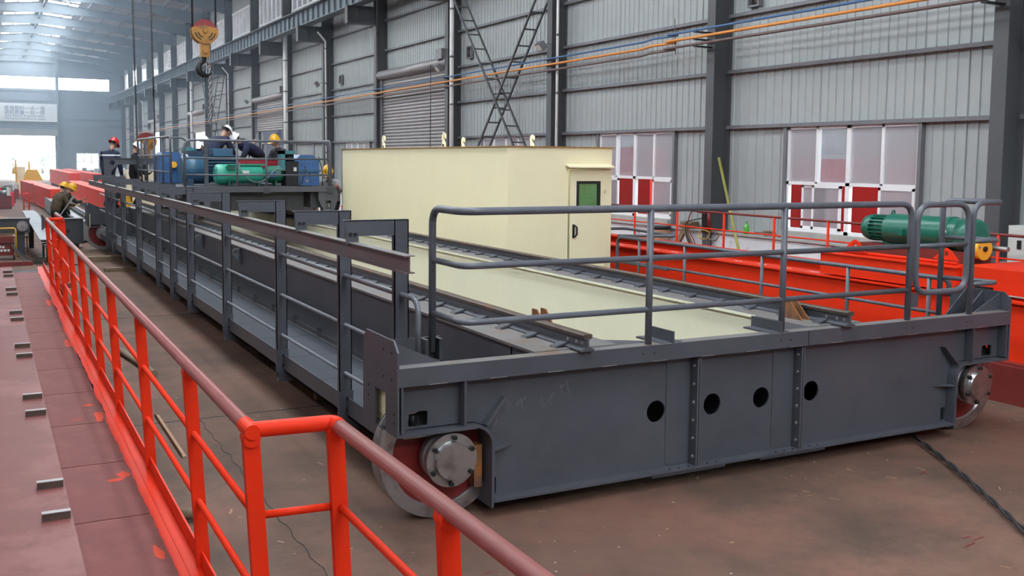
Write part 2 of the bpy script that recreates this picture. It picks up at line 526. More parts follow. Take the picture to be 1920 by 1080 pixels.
fl = MB(); fl.box(-40, 60, -30, 240, -0.3, 0.0)
floor = struct(fl, 'floor', 'floor')
j = MB()
for y in (2.9, 9.6, 16.2, 22.9, 29.6, 36.3): j.box(-5.5, 13.4, y, y + 0.018, 0.0, 0.003)
j.build('expansion_joint', 'black', floor)
ho = MB().box(-120, 160, YE + 1.5, 300, -0.02, 0.012)
yard = struct(ho, 'ground', 'ground')

# ---------------- right wall
wr = shell('wall_right')
_pan = {}
def sheet_mesh(w, h):
    key = (round(w, 3), round(h, 3))
    if key in _pan: return _pan[key]
    mb = MB()
    n = max(1, round(w / 0.21)); p = w / n
    prof = []
    for i in range(n):
        y = i * p
        prof += [(y, 0.0), (y + 0.012, -0.022), (y + 0.034, -0.022), (y + 0.046, 0.0)]
    prof.append((w, 0.0))
    vs = []
    for y, x in prof:
        vs += [(x, y, 0), (x, y, h)]
    fs = [(2 * i, 2 * i + 2, 2 * i + 3, 2 * i + 1) for i in range(len(prof) - 1)]
    # back skin gives the sheet its thickness
    b = len(vs); vs += [(0.03, 0, 0), (0.03, w, 0), (0.03, w, h), (0.03, 0, h)]
    fs += [(b, b + 3, b + 2, b + 1)]
    mb._add(vs, fs)
    _pan[key] = mb.mesh('wall_sheet', 'wall_sheet')
    return _pan[key]
def sheets(y0, y1, z0, z1, parent=wr, x=XW):
    n = max(1, round((y1 - y0) / 0.84)); w = (y1 - y0) / n
    for i in range(n):
        inst(sheet_mesh(w - 0.006, z1 - z0), 'wall_sheet', (x, y0 + i * w, z0), parent)

WIN_BAYS = {0: 1, 1: 2, 2: 3, 4: 4}
DOOR_BAYS = {3: 0.0, 6: 3.9, 9: 4.2, 12: 4.6}    # bay: height of the curtain's lower edge
WO0, WO1, WZ0, WZ1 = 1.72, 4.80, 1.17, 3.16
for k in range(K0, K1):
    y0, y1 = COLY(k), COLY(k + 1)
    if k in DOOR_BAYS:
        sheets(y0, y1, 5.75, 9.65)
    elif k in WIN_BAYS:
        sheets(y0, y0 + WO0, 1.02, 9.65); sheets(y0 + WO0, y0 + WO1, 3.2, 9.65); sheets(y0 + WO1, y1, 1.02, 9.65)
    else:
        sheets(y0, y1, 1.02, 9.65)
    sheets(y0, y1, 11.2, 12.3)
gm = MB().box(-0.13, 0.0, 0, BAY - 0.26, 0, 0.02).box(-0.13, -0.115, 0, BAY - 0.26, -0.05, 0.02).mesh('girt', 'girt_paint')
for k in range(K0, K1):
    for i, z in enumerate((3.2, 4.33, 5.46, 6.59, 7.72, 8.85)):
        if k in DOOR_BAYS and z < 5.7: continue
        inst(gm, 'girt', (XW, COLY(k) + 0.13, z), wr)
for k in range(K0, K1):
    if k in DOOR_BAYS: continue
    y0, y1 = COLY(k), COLY(k + 1)
    MB().box(13.42, 14.0, y0, y1, 0, 1.0).build('plinth', 'plinth', wr)
    MB().box(13.36, 14.0, y0, y1, 1.0, 1.03).build('ledge', 'concrete_stub', wr)
    if k in WIN_BAYS:
        MB().box(13.55, 13.95, y0 + WO0, y0 + WO1, 1.03, WZ0).build('window_sill', 'concrete_stub', wr)
        for yy in (y0 + WO0 - 0.07, y0 + WO1):
            MB().box(XW - 0.10, XW + 0.02, yy, yy + 0.07, 1.03, 3.2).build('window_post', 'girt_paint', wr)
tr1 = shell('trim_1')               # steel columns and crane runway
cm = MB().box(13.28, 13.30, -0.125, 0.125, 0, 12.2).box(13.30, 13.73, -0.008, 0.008, 0, 12.2).box(13.73, 13.75, -0.125, 0.125, 0, 12.2)
cm = cm.mesh('column', 'column_paint')
brm = MB().box(12.15, 13.28, -0.15, 0.15, 8.14, 8.18).box(12.15, 13.28, -0.01, 0.01, 7.55, 8.14).box(12.15, 13.28, -0.15, 0.15, 7.52, 7.56).box(12.15, 12.17, -0.15, 0.15, 7.55, 8.15).box(12.55, 12.57, -0.15, 0.15, 7.55, 8.15).mesh('bracket', 'column_paint')
for k in range(K0, K1 + 1):
    c = inst(cm, 'column', (0, COLY(k), 0), tr1)
    b = bpy.data.objects.new('bracket', brm); COL.objects.link(b); b.parent = c
# crane runway beam with web stiffeners
rb = MB()
rb.box(12.28, 12.72, YB, YE, 8.18, 8.21).box(12.49, 12.51, YB, YE, 8.21, 8.84).box(12.25, 12.75, YB, YE, 8.84, 8.87)
runway = rb.build('runway_beam', 'roof_steel', tr1)
MB().box(12.46, 12.54, YB, YE, 8.87, 8.97).build('crane_rail', 'rail_rust', runway)
stm = MB().box(12.40, 12.60, 0, 0.02, 8.21, 8.84).mesh('stiffener', 'roof_steel')
y = 30.0
while y < YE:
    o = bpy.data.objects.new('stiffener', stm); COL.objects.link(o); o.location = (0, y, 0); o.parent = runway
    y += 0.742

# ---------------- windows of the right wall
def side_window(n, y0, y1, z0, z1, lower):
    w = shell('window_%d' % n)
    X0, X1 = XW - 0.05, XW + 0.03
    zm = z0 + (z1 - z0) * 0.46
    fr = MB()
    fr.box(X0, X1, y0, y1, z0, z0 + 0.06).box(X0, X1, y0, y1, z1 - 0.06, z1).box(X0, X1, y0, y0 + 0.05, z0, z1).box(X0, X1, y1 - 0.05, y1, z0, z1)
    fr.box(X0, X1, y0, y1, zm - 0.03, zm + 0.03)
    q = (y1 - y0) / 4
    fr.box(X0, X1, y0 + 2 * q - 0.05, y0 + 2 * q + 0.05, z0, z1)
    fr.box(X0, X1, y0 + q - 0.03, y0 + q + 0.03, zm, z1).box(X0, X1, y0 + 3 * q - 0.03, y0 + 3 * q + 0.03, zm, z1)
    fr.build('window_frame', 'white_frame', w)
    for i in range(4):
        MB().box(XW - 0.014, XW - 0.008, y0 + q * i + 0.03, y0 + q * (i + 1) - 0.03, zm + 0.03, z1 - 0.06).build('pane', 'pane_milky' if (i != 2 or n > 2) else 'pane_clear', w)
    for a, b, xo in lower:           # sliding sashes of the lower row, as fractions of the width from the near end
        s0, s1 = y0 + (y1 - y0) * a, y0 + (y1 - y0) * b
        sf = MB()
        xa, xb = X0 + xo, X0 + xo + 0.035
        sf.box(xa, xb, s0, s0 + 0.05, z0 + 0.06, zm - 0.03).box(xa, xb, s1 - 0.05, s1, z0 + 0.06, zm - 0.03)
        sf.box(xa, xb, s0, s1, z0 + 0.06, z0 + 0.11).box(xa, xb, s0, s1, zm - 0.08, zm - 0.03)
        so = sf.build('sash', 'white_frame', w)
        MB().box(xa + 0.012, xa + 0.018, s0 + 0.04, s1 - 0.04, z0 + 0.1, zm - 0.07).build('pane', 'pane_milky', so)
    return w
side_window(1, COLY(0) + WO0, COLY(0) + WO1, WZ0, WZ1, ((0.02, 0.27, 0.0), (0.55, 0.78, 0.0), (0.66, 0.88, 0.038)))
side_window(2, COLY(1) + WO0, COLY(1) + WO1, WZ0, WZ1, ((0.02, 0.26, 0.0), (0.72, 0.92, 0.0), (0.76, 0.98, 0.038)))
side_window(3, COLY(2) + WO0, COLY(2) + WO1, WZ0, WZ1, ((0.02, 0.26, 0.0), (0.26, 0.5, 0.038), (0.5, 0.74, 0.0), (0.74, 0.98, 0.038)))
side_window(4, COLY(4) + WO0, COLY(4) + WO1, WZ0, WZ1, ((0.02, 0.26, 0.0), (0.26, 0.5, 0.038), (0.5, 0.74, 0.0), (0.74, 0.98, 0.038)))
wn = 5
# clerestory strip windows above the runway
mull = MB().box(XW - 0.04, XW + 0.03, 0, 0.07, 9.72, 11.15).mesh('mullion', 'white_frame')
for k in range(3, K1):
    y0, y1 = COLY(k) + 0.2, COLY(k + 1) - 0.2
    w = shell('window_%d' % wn); wn += 1
    MB().box(XW - 0.06, XW + 0.03, y0, y1, 9.65, 9.74).box(XW - 0.06, XW + 0.03, y0, y1, 11.13, 11.2).build('window_frame', 'white_frame', w)
    MB().box(XW, XW + 0.006, y0, y1, 9.74, 11.13).build('pane', 'pane_clear', w)
    for i in range(8):
        inst(mull, 'mullion', (0, y0 + (y1 - y0 - 0.07) * i / 7, 0), w)
# ---------------- roller shutter doors
slat = MB()
for a in range(1):
    vs = []; fs = []
    prof = [(0.0, 0.0), (-0.035, 0.02), (-0.045, 0.055), (-0.035, 0.09), (0.0, 0.11), (0.0, 0.118)]
    for x, z in prof: vs += [(x, 0, z), (x, BAY - 0.55, z)]
    fs = [(2 * i, 2 * i + 1, 2 * i + 3, 2 * i + 2) for i in range(len(prof) - 1)]
    b = len(vs); vs += [(0.02, 0, 0), (0.02, BAY - 0.55, 0), (0.02, BAY - 0.55, 0.118), (0.02, 0, 0.118)]; fs += [(b, b + 1, b + 2, b + 3)]
    slat._add(vs, fs)
slat = slat.mesh('slat', 'shutter')
for n, (k, zl) in enumerate(DOOR_BAYS.items()):
    d = shell('door_%d' % (n + 1))
    y0, y1 = COLY(k) + 0.25, COLY(k + 1) - 0.3
    xs = 13.5
    MB().box(xs - 0.09, xs + 0.09, y0 - 0.05, y0 + 0.06, 0, 5.7).build('guide', 'girt_paint', d)
    MB().box(xs - 0.09, xs + 0.09, y1 - 0.06, y1 + 0.08, 0, 5.7).build('guide', 'girt_paint', d)
    MB().tube([(xs - 0.1, y0 - 0.2, 5.62), (xs - 0.1, y1 + 0.05, 5.62)], 0.165, 18).build('roller', 'shutter', d)
    hb = MB().box(xs - 0.35, xs - 0.02, y0 - 0.15, y0 + 0.35, 5.72, 6.05).build('motor_box', 'girt_paint', d)
    z = zl
    while z < 5.5:
        inst(slat, 'slat', (xs + 0.02, y0, z), d); z += 0.118
    MB().box(XW - 0.02, XW + 0.1, COLY(k), y0, 0, 5.75).build('jamb', 'wall_sheet_dark', d)
    MB().box(XW - 0.02, XW + 0.1, y1, COLY(k + 1), 0, 5.75).build('jamb', 'wall_sheet_dark', d)

# ---------------- far end wall
def gable(x0, x1): return [(x0, 0), (x1, 0), (x1, EAVE_Z), (RIDGE_X, RIDGE_Z), (x0, EAVE_Z)]
wf = shell('wall_far')
holes = [rect(1.1, 6.68, 0.02, 4.55), rect(-4.35, 6.93, 9.45, 10.68), rect(7.0, 12.15, 9.45, 10.68), rect(8.7, 10.95, 0.95, 2.8)]
MB().prism(gable(XL - 0.2, XW + 0.2), holes, 'xz', YE + 0.1, YE + 0.3).build('wall_face', 'end_wall', wf)
for z in (3.2, 4.9, 5.6, 6.4, 8.2, 9.2): MB().box(XL, XW, YE + 0.02, YE + 0.1, z, z + 0.06).build('girt', 'end_wall', wf) if z > 4.7 else MB().box(6.9, XW, YE + 0.02, YE + 0.1, z, z + 0.06).build('girt', 'end_wall', wf)
MB().box(6.85, 7.15, YE - 0.25, YE + 0.1, 0, 12.6).build('gable_post', 'roof_steel', wf)
MB().box(-0.6, -0.3, YE - 0.25, YE + 0.1, 0, 12.6).build('gable_post', 'roof_steel', wf)
w = shell('window_%d' % wn); wn += 1
wfm = MB()
for x in (8.7, 9.43, 10.16, 10.89): wfm.box(x, x + 0.06, YE + 0.1, YE + 0.2, 0.95, 2.8)
for z in (0.95, 1.85, 2.74): wfm.box(8.7, 10.95, YE + 0.1, YE + 0.2, z, z + 0.06)
wfm.build('window_frame', 'white_frame', w)
for i in range(3):
    MB().box(8.76 + 0.73 * i, 9.43 + 0.73 * i, YE + 0.14, YE + 0.15, 1.0, 2.75).build('pane', 'pane_clear', w)
dg = shell('door_%d' % (len(DOOR_BAYS) + 1))
MB().box(0.95, 1.1, YE - 0.05, YE + 0.3, 0, 4.6).box(6.68, 6.83, YE - 0.05, YE + 0.3, 0, 4.6).build('jamb', 'end_wall', dg)
MB().box(0.9, 6.9, YE - 0.5, YE + 0.1, 4.55, 5.25).build('shutter_housing', 'wall_sheet', dg)
# slogan board
sg = thing('slogan_board', (3.9, YE - 0.3, 6.05), 'large white slogan board with blue Chinese and English lettering above the far bright doorway', 'sign')
MB().box(0.87, 6.93, YE - 0.36, YE - 0.26, 6.02, 7.88).build('board', 'sign_white', sg)
RX = (PI / 2, 0, 0)
text_mesh('爱惜原料一点一滴', 0.48, 'sign_ink', sg, (3.85, YE - 0.375, 7.21), RX, align='CENTER', extrude=0.004)
text_mesh('讲究质量一丝一缕', 0.48, 'sign_ink', sg, (3.85, YE - 0.375, 6.77), RX, align='CENTER', extrude=0.004)
text_mesh('Spare even bit of material while,', 0.285, 'sign_ink', sg, (3.85, YE - 0.375, 6.50), RX, align='CENTER', extrude=0.004)
text_mesh('attach great importance to quality', 0.285, 'sign_ink', sg, (3.85, YE - 0.375, 6.22), RX, align='CENTER', extrude=0.004)

# ---------------- left and back walls (outside the picture), high strips left open to add daylight
wl = shell('wall_left')
MB().box(XL - 0.25, XL, YB, YE, 0, 9.6).build('wall_face', 'wall_sheet', wl)
MB().box(XL - 0.25, XL, YB, YE, 11.2, EAVE_Z).build('wall_face', 'wall_sheet', wl)
for k in range(K0, K1 + 1):
    MB().box(XL - 0.25, XL, COLY(k) - 0.25, COLY(k) + 0.25, 9.6, 11.2).build('wall_face', 'wall_sheet', wl)
wbk = shell('wall_back')
MB().prism(gable(XL - 0.2, XW + 0.2), [rect(-4.35, 12.15, 9.0, 11.0)], 'xz', YB - 0.3, YB - 0.1).build('wall_face', 'wall_sheet', wbk)

# ---------------- roof
ce = shell('ceiling')
def rz(x): return RIDGE_Z - (RIDGE_Z - EAVE_Z) * abs(x - RIDGE_X) / (13.9 - RIDGE_X)
def roof_piece(xa, xb, ya, yb, dz=0.0, th=0.06):
    mb = MB()
    vs = []
    for y in (ya, yb):
        for x in (xa, xb):
            vs += [(x, y, rz(x) + dz), (x, y, rz(x) + dz + th)]
    mb._add(vs, [(0, 2, 6, 4), (1, 5, 7, 3), (0, 1, 3, 2), (4, 6, 7, 5), (0, 4, 5, 1), (2, 3, 7, 6)])
    return mb
SKY_IN, SKY_OUT = 0.25, 2.3
for k in range(K0, K1):
    ya, yb = COLY(k) + 0.01, COLY(k + 1) - 0.01
    for s in (1, -1):
        roof_piece(RIDGE_X + s * SKY_OUT, RIDGE_X + s * 10.05, ya, yb).build('roof_sheet', 'roof_sheet', ce)
        roof_piece(RIDGE_X + s * SKY_IN, RIDGE_X + s * SKY_OUT, ya + 0.4, yb - 0.4).build('skylight', 'skylight', ce)
        roof_piece(RIDGE_X + s * SKY_IN, RIDGE_X + s * SKY_OUT, ya, ya + 0.4).build('roof_sheet', 'roof_sheet', ce)
        roof_piece(RIDGE_X + s * SKY_IN, RIDGE_X + s * SKY_OUT, yb - 0.4, yb).build('roof_sheet', 'roof_sheet', ce)
roof_piece(RIDGE_X - SKY_IN, RIDGE_X, YB, YE).build('ridge_cap', 'roof_steel', ce)
roof_piece(RIDGE_X, RIDGE_X + SKY_IN, YB, YE).build('ridge_cap', 'roof_steel', ce)
MB().box(RIDGE_X - 0.06, RIDGE_X + 0.06, YB, YE, 12.62, 12.74).build('ridge_tie', 'girt_paint', ce)
def rafter_poly():
    top = []; bot = []
    for x in (XL, XL + 4, RIDGE_X - 3.0, RIDGE_X, RIDGE_X + 3.0, XW - 4, XW):
        d = {XL: 0.85, XW: 0.85, RIDGE_X: 0.72}.get(x, 0.5)
        top.append((x, rz(x) - 0.22)); bot.append((x, rz(x) - 0.22 - d))
    return top + bot[::-1]
rp = rafter_poly()
rm = MB().prism(rp, (), 'xz', -0.015, 0.015)
for i in range(7):
    pass
for seg in (rp[:7], rp[7:]):
    for a, b in zip(seg, seg[1:]):
        rm.bar((a[0], 0, a[1]), (b[0], 0, b[1]), 0.25, 0.02)
rm = rm.mesh('rafter', 'roof_steel')
for k in range(K0, K1 + 1): inst(rm, 'rafter', (0, COLY(k), 0), ce)
for s in (1, -1):
    for i in range(8):
        x = RIDGE_X + s * (0.25 + i * 1.32)
        z = rz(x)
        MB().box(x - 0.03, x + 0.03, YB, YE, z - 0.22, z).build('purlin', 'girt_paint', ce)

# ---------------- hall next door, seen through the windows and shutters
wb = shell('wall_beyond')
MB().box(30, 30.3, -12, YE, 0, 12).build('wall_face', 'wall_sheet', wb)
MB().box(14.2, 30, -12, YE, 12.0, 12.2).build('roof_sheet', 'roof_sheet', wb)
for i in range(16):
    MB().box(19.5, 26, -8 + i * 7.5, -2.5 + i * 7.5, 11.92, 11.98).build('skylight', 'next_hall_glow', wb)  # unseen glowing panels added to light the hall next door
def red_beam(x0, x1, y0, y1, z0, z1, mat, label):
    t = thing('stored_girder', ((x0 + x1) / 2, (y0 + y1) / 2, z0), label, 'girder')
    MB().box(x0 + 0.04, x1 - 0.04, y0, y1, z0 + 0.03, z1 - 0.03).build('web_box', mat, t)
    MB().box(x0, x1, y0 - 0.02, y1 + 0.02, z1 - 0.03, z1).build('top_flange', mat, t)
    MB().box(x0, x1, y0 - 0.02, y1 + 0.02, z0, z0 + 0.03).build('bottom_flange', mat, t)
    for i in range(int((y1 - y0) / 1.6)):
        MB().box(x0, x0 + 0.04, y0 + 0.8 + i * 1.6, y0 + 0.82 + i * 1.6, z0 + 0.03, z1 - 0.03).build('stiffener', mat, t)
    return t
bd = thing('lavender_board', (16.6, 61.5, 0), 'pale lavender notice board with a blue character beyond the open far shutter', 'board')
MB().box(16.5, 16.6, 55.0, 68.0, 0.4, 5.2).build('panel', 'lavender_board', bd)
MB().box(16.5, 16.6, 56.0, 56.2, 0.0, 0.4).box(16.5, 16.6, 66.0, 66.2, 0.0, 0.4).build('leg', 'steel_dull', bd)
text_mesh('牌', 1.1, 'sign_ink', bd, (16.49, 63.6, 3.4), (PI / 2, 0, -PI / 2))
red_beam(15.6, 16.2, 13.0, 17.2, 0.0, 2.55, 'red_paint', 'tall red girder seen through the big window nearest the camera')
red_beam(15.4, 16.0, 17.9, 19.3, 0.0, 1.5, 'red_paint', 'low red girder behind the near window at its left end')
red_beam(15.4, 15.9, 21.6, 23.2, 0.0, 2.85, 'red_paint', 'tall narrow red leg behind the second window')
red_beam(16.6, 17.2, 23.3, 29.5, 0.0, 2.4, 'orange_paint', 'orange red girder deeper behind the second window')
rdm = thing('geared_motor', (15.35, 18.6, 1.5), 'black and grey geared motor on red girder behind near window', 'motor')
MB().tube([(15.5, 18.2, 1.72), (15.5, 18.9, 1.72)], 0.2, 16).build('body', 'bolt_black', rdm)
MB().box(15.35, 15.65, 18.25, 18.6, 1.9, 2.15).build('terminal_box', 'steel_dull', rdm)
MB().box(15.35, 15.65, 18.15, 18.95, 1.5, 1.58).build('foot', 'bolt_black', rdm)

# ================================================================== THE GREY BRIDGE
BR = thing('crane_bridge', (5.37, 17.4, 0.0), 'long dark grey double girder crane bridge on steel wheels filling the hall floor', 'crane bridge')
XA, XB = 2.325, 8.414
MX = lambda x: XA + XB - x
G = 'grey_paint'

def web_outline():
    def side():
        p = [(XA + 0.01, 0.985), (XA + 0.01, 0.675), (2.90, 0.675)]
        for k in range(1, 6):
            a = PI / 2 - (PI / 2) * k / 6
            p.append((2.90 + 0.13 * math.cos(a), 0.545 + 0.13 * math.sin(a)))
        p += [(3.03, 0.545), (3.03, 0.125)]
        return p
    l = side(); r = [(MX(x), z) for x, z in side()][::-1]
    return l + r
def end_carriage(yf, sg):
    D = lambda d: yf + sg * d
    body = MB()
    wo = web_outline()
    holes = [circ(4.46, 0.575, 0.085), circ(5.0, 0.575, 0.085), circ(5.50, 0.575, 0.085), circ(6.04, 0.575, 0.085),
             rrect(2.44, 2.58, 0.69, 0.79, 0.015), rrect(MX(2.58), MX(2.44), 0.69, 0.79, 0.015),
             rrect(3.045, 3.10, 0.14, 0.26, 0.012), rrect(MX(3.10), MX(3.045), 0.14, 0.26, 0.012)]
    body.prism(wo, holes, 'xz', D(0.10), D(0.115))
    body.prism(wo, (), 'xz', D(0.52), D(0.535))
    c = body.build('end_carriage', G, BR)
    MB().box(XA + 0.0145, XB - 0.0145, D(0.0), D(0.115), 0.987, 1.11).build('top_channel', G, c)
    MB().box(XA + 0.02, XB - 0.02, D(0.003), D(0.113), 1.11, 1.1115).build('top_face', 'grey_flange', c)
    MB().box(XA + 0.02, XB - 0.02, D(0.115), D(0.54), 0.955, 0.97).build('cover_plate', 'grey_dark', c)  # unseen plate added to keep light out behind the web holes
    MB().box(3.04, MX(3.04), D(0.0), D(0.56), 0.112, 0.13).build('bottom_flange', G, c)
    for s in (0, 1):
        f = (lambda x: x) if s == 0 else MX
        # wheel arch plate: bent strip round the notch
        pth = [(XA + 0.012, 0.668)] + [(2.90, 0.668)]
        for k in range(1, 7):
            a = PI / 2 - (PI / 2) * k / 6
            pth.append((2.90 + 0.135 * math.cos(a), 0.533 + 0.135 * math.sin(a)))
        pth.append((3.035, 0.085))
        inner = [(x + (-0.0 if i < 2 else -0.0), z) for i, (x, z) in enumerate(pth)]
        ar = MB()
        th = 0.018
        for (x0, z0), (x1, z1) in zip(pth, pth[1:]):
            ar._add([(f(x0), D(0), z0), (f(x1), D(0), z1), (f(x1), D(0.54), z1), (f(x0), D(0.54), z0)], [(0, 1, 2, 3)])
        off = [(x - (0 if i < 2 else th * 0.9), z - (th if i < 2 else th * 0.6)) for i, (x, z) in enumerate(pth)]
        for (x0, z0), (x1, z1) in zip(off, off[1:]):
            ar._add([(f(x0), D(0), z0), (f(x1), D(0), z1), (f(x1), D(0.54), z1), (f(x0), D(0.54), z0)], [(3, 2, 1, 0)])
        for i in range(len(pth) - 1):
            ar._add([(f(pth[i][0]), D(0), pth[i][1]), (f(pth[i + 1][0]), D(0), pth[i + 1][1]), (f(off[i + 1][0]), D(0), off[i + 1][1]), (f(off[i][0]), D(0), off[i][1])], [(0, 1, 2, 3)])
        ar.build('wheel_arch', G, c)
        # end plate
        xe = f(XA)
        pl = [(D(0.0), 0.65), (D(0.0), 1.215), (D(0.07), 1.285), (D(0.60), 1.285), (D(0.665), 1.2), (D(0.665), 0.65)]
        MB().prism(pl, [rect(min(D(0.22), D(0.42)), max(D(0.22), D(0.42)), 0.66, 0.91)], 'yz', xe, xe + (0.014 if s == 0 else -0.014)).build('end_plate', G, c)
        if s == 0: MB().box(f(XA + 0.05), f(XA + 0.065), D(0.2), D(0.66), 0.62, 0.96).build('liner', 'cream', c)
        if s == 0: MB().box(f(XA + 0.08), f(XA + 0.4), D(0.2), D(0.215), 0.66, 0.95).build('dark_backing', 'black', c)  # black sheet that paints the shade seen through the web cut-out
        for (dy, z) in ((0.10, 1.2), (0.25, 1.2), (0.10, 1.02), (0.25, 1.02), (0.06, 0.80), (0.06, 0.74), (0.55, 0.9), (0.55, 0.83)):
            MB().cyl((xe + (-0.004 if s == 0 else 0.004), D(dy), z), (xe, D(dy), z), 0.009, 8).build('bolt_hole', 'black', c)
        # gussets behind the plate
        for dd in (0.115, 0.30, 0.48):
            MB().prism([(f(XA + 0.012), 1.11 if dd < 0.2 else 0.97), (f(XA + 0.36), 1.11 if dd < 0.2 else 0.97), (f(XA + 0.012), 1.27)], (), 'xz', D(dd), D(dd + 0.012)).build('gusset', G, c)
        # ribs on the web
        MB().box(f(2.81), f(2.825), D(0.005), D(0.10), 0.68, 0.987).build('rib', G, c)
        MB().box(f(XA + 0.03), f(XA + 0.045), D(0.005), D(0.10), 0.68, 0.987).build('rib', G, c)
        MB().bar((f(2.985), D(0.055), 0.655), (f(3.14), D(0.085), 0.83), 0.085, 0.012, up=(f(1) - f(0), 0, -0.4)).build('rib', G, c)
        MB().prism([(f(3.035), D(0.01)), (f(3.035), D(0.10)), (f(3.23), D(0.10))], (), 'xy', 0.468, 0.48).build('rib', G, c)
        MB().box(f(3.03), f(3.042), D(0.005), D(0.10), 0.13, 0.5).build('rib', G, c)
        # wheel
        wx = f(2.725); wy = D(0.28); wz = 0.45
        w = MB().lathe((wx, wy, wz), (0, sg, 0), [(-0.085, 0.36), (-0.085, 0.45), (-0.055, 0.45), (-0.045, 0.415), (0.045, 0.415), (0.055, 0.45), (0.085, 0.45), (0.085, 0.36)], 44, ring=True).build('wheel', 'steel', c)
        MB().lathe((wx, wy, wz), (0, sg, 0), [(-0.055, 0.14), (-0.055, 0.365), (0.055, 0.365), (0.055, 0.14)], 36, ring=True).build('wheel_disc', 'wheel_red', c)
        MB().lathe((wx, wy, wz), (0, sg, 0), [(-0.19, 0.10), (-0.19, 0.175), (-0.10, 0.175), (-0.10, 0.15), (-0.05, 0.15)], 30).build('bearing_housing', 'steel_dull', c)
        MB().lathe((wx, wy, wz), (0, sg, 0), [(-0.30, 0.0), (-0.30, 0.125), (-0.285, 0.132), (-0.262, 0.132), (-0.262, 0.185), (-0.225, 0.187), (-0.215, 0.16), (-0.19, 0.16)], 36).build('bearing_cap', 'steel', c)
        MB().lathe((wx, wy, wz), (0, sg, 0), [(0.05, 0.15), (0.20, 0.15), (0.20, 0.185), (0.25, 0.185), (0.25, 0.12), (0.28, 0.11), (0.28, 0.0)], 30).build('bearing_cap', 'steel', c)
        for k in range(6):
            a = 2 * PI * k / 6 + 0.45
            px, pz = wx + 0.158 * math.cos(a), wz + 0.158 * math.sin(a)
            MB().tube([(px, D(-0.012), pz), (px, D(0.02), pz)], 0.017, 6).build('bolt', 'bolt_black', c)
        MB().box(f(2.94), f(3.0), D(0.12), D(0.2), 0.2, 0.5).build('shim', 'rust', c)
        MB().box(f(2.42), f(2.72), D(0.13), D(0.42), 0.60, 0.655).build('bearing_bridge', 'steel_dull', c)
        MB().tube([(f(2.51), D(0.2), 0.66), (f(2.51), D(0.2), 0.75)], 0.03, 6).build('bolt', 'bolt_black', c)
        MB().tube([(f(3.09), D(0.17), 0.2), (f(3.055), D(0.17), 0.2)], 0.03, 8).build('bolt', 'bolt_black', c)
    # bolted splices
    for xs in (4.80, 5.86):
        MB().box(xs, xs + 0.016, D(0.01), D(0.10), 0.13, 0.975).box(xs - 0.022, xs - 0.006, D(0.01), D(0.10), 0.13, 0.975).build('splice_flange', G, c)
        for k in range(6):
            z = 0.2 + k * 0.142
            MB().tube([(xs - 0.036, D(0.045), z), (xs - 0.022, D(0.045), z)], 0.013, 6).build('bolt', 'steel_dull', c)
        MB().box(xs - 0.25, xs - 0.03, D(0.094), D(0.10), 0.15, 0.975).build('splice_cover', G, c)
        MB().box(xs - 0.42, xs + 0.28, D(0.02), D(0.35), 0.085, 0.112).build('splice_plate', G, c)
        for k in range(6):
            MB().tube([(xs - 0.25 + k * 0.09, D(0.03), 0.13), (xs - 0.25 + k * 0.09, D(0.03), 0.136)], 0.009, 6).build('bolt', 'bolt_black', c)
    MB().box(3.45, 4.0, D(0.03), D(0.3), 0.10, 0.112).build('splice_plate', 'grey_dark', c)
    MB().box(5.893, 5.899, D(-0.003), D(0.0), 0.99, 1.108).build('seam', 'black', c)
    # intermittent weld runs along the lip
    for k in range(13):
        x = 2.55 + k * 0.45
        MB().box(x, x + 0.13, D(-0.003), D(0.0), 0.987, 0.992).build('weld', 'steel_dull', c)
    for x in (4.26, 4.36, 5.60, 5.70, 7.02, 7.11, 7.80, 7.87):
        MB().cyl((x, D(-0.002), 1.05), (x, D(0.0), 1.05), 0.008, 8).build('bolt_hole', 'black', c)
    # splice angles on the beam's back
    for xs in (4.53, 5.60):
        MB().box(xs, xs + 0.014, D(0.0), D(0.36), 1.11, 1.20).box(xs - 0.1, xs + 0.1, D(0.02), D(0.34), 1.105, 1.117).build('splice_angle', G, c)
    MB().prism([(xx, yy) for xx, yy in ((3.95, D(0.11)), (4.5, D(0.11)), (4.2, D(0.3)), (3.95, D(0.45)))], (), 'xy', 1.098, 1.112).build('corner_plate', G, c)
    MB().prism([(xx, yy) for xx, yy in ((6.0, D(0.11)), (5.72, D(0.11)), (5.86, D(0.3)), (6.0, D(0.45)))], (), 'xy', 1.098, 1.112).build('corner_plate', G, c)
    return c
YF0, YF1 = 6.0, 28.85
car = end_carriage(YF0, 1)
end_carriage(YF1, -1)
# chalk scribbles on the near beam
ch = MB()
def scr(pts, cx, cz, s):
    ch.tube([(cx + a * s, 6.0985, cz + b * s) for a, b in pts], 0.0015, 4)
scr([(0, 0), (0.1, 0.55), (0.2, 0.6), (0.22, 0.1), (0.36, 0.5), (0.42, 0.05)], 3.16, 0.71, 0.14)
scr([(0, 0), (0.18, 0.4), (0.1, 0.15), (0.35, 0.55), (0.55, -0.2)], 3.24, 0.72, 0.14)
scr([(0.6, 0.4), (0.2, 0.1), (0.55, -0.35)], 3.25, 0.75, 0.14)
scr([(0, 0.5), (0.0, 0.1), (0.1, 0.0), (0.2, 0.1)], 3.46, 0.72, 0.14)
scr([(0.6, 0.6), (0.15, 0.1), (0.5, 0.0)], 3.48, 0.73, 0.14)
scr([(0, 0.3), (0.35, 0.45)], 3.60, 0.80, 0.14)
scr([(0.1, 0.5), (0.2, -0.1)], 3.60, 0.80, 0.14)
scr([(0.3, 0.7), (0.5, -0.2)], 3.62, 0.80, 0.14)
scr([(0.3, 0.6), (0.05, 0.1), (0.2, 0.0)], 3.06, 0.58, 0.14)
scr([(0, 0.2), (0.25, 0.0)], 3.05, 0.53, 0.14)
ch.build('chalk_marks', 'chalk', car)

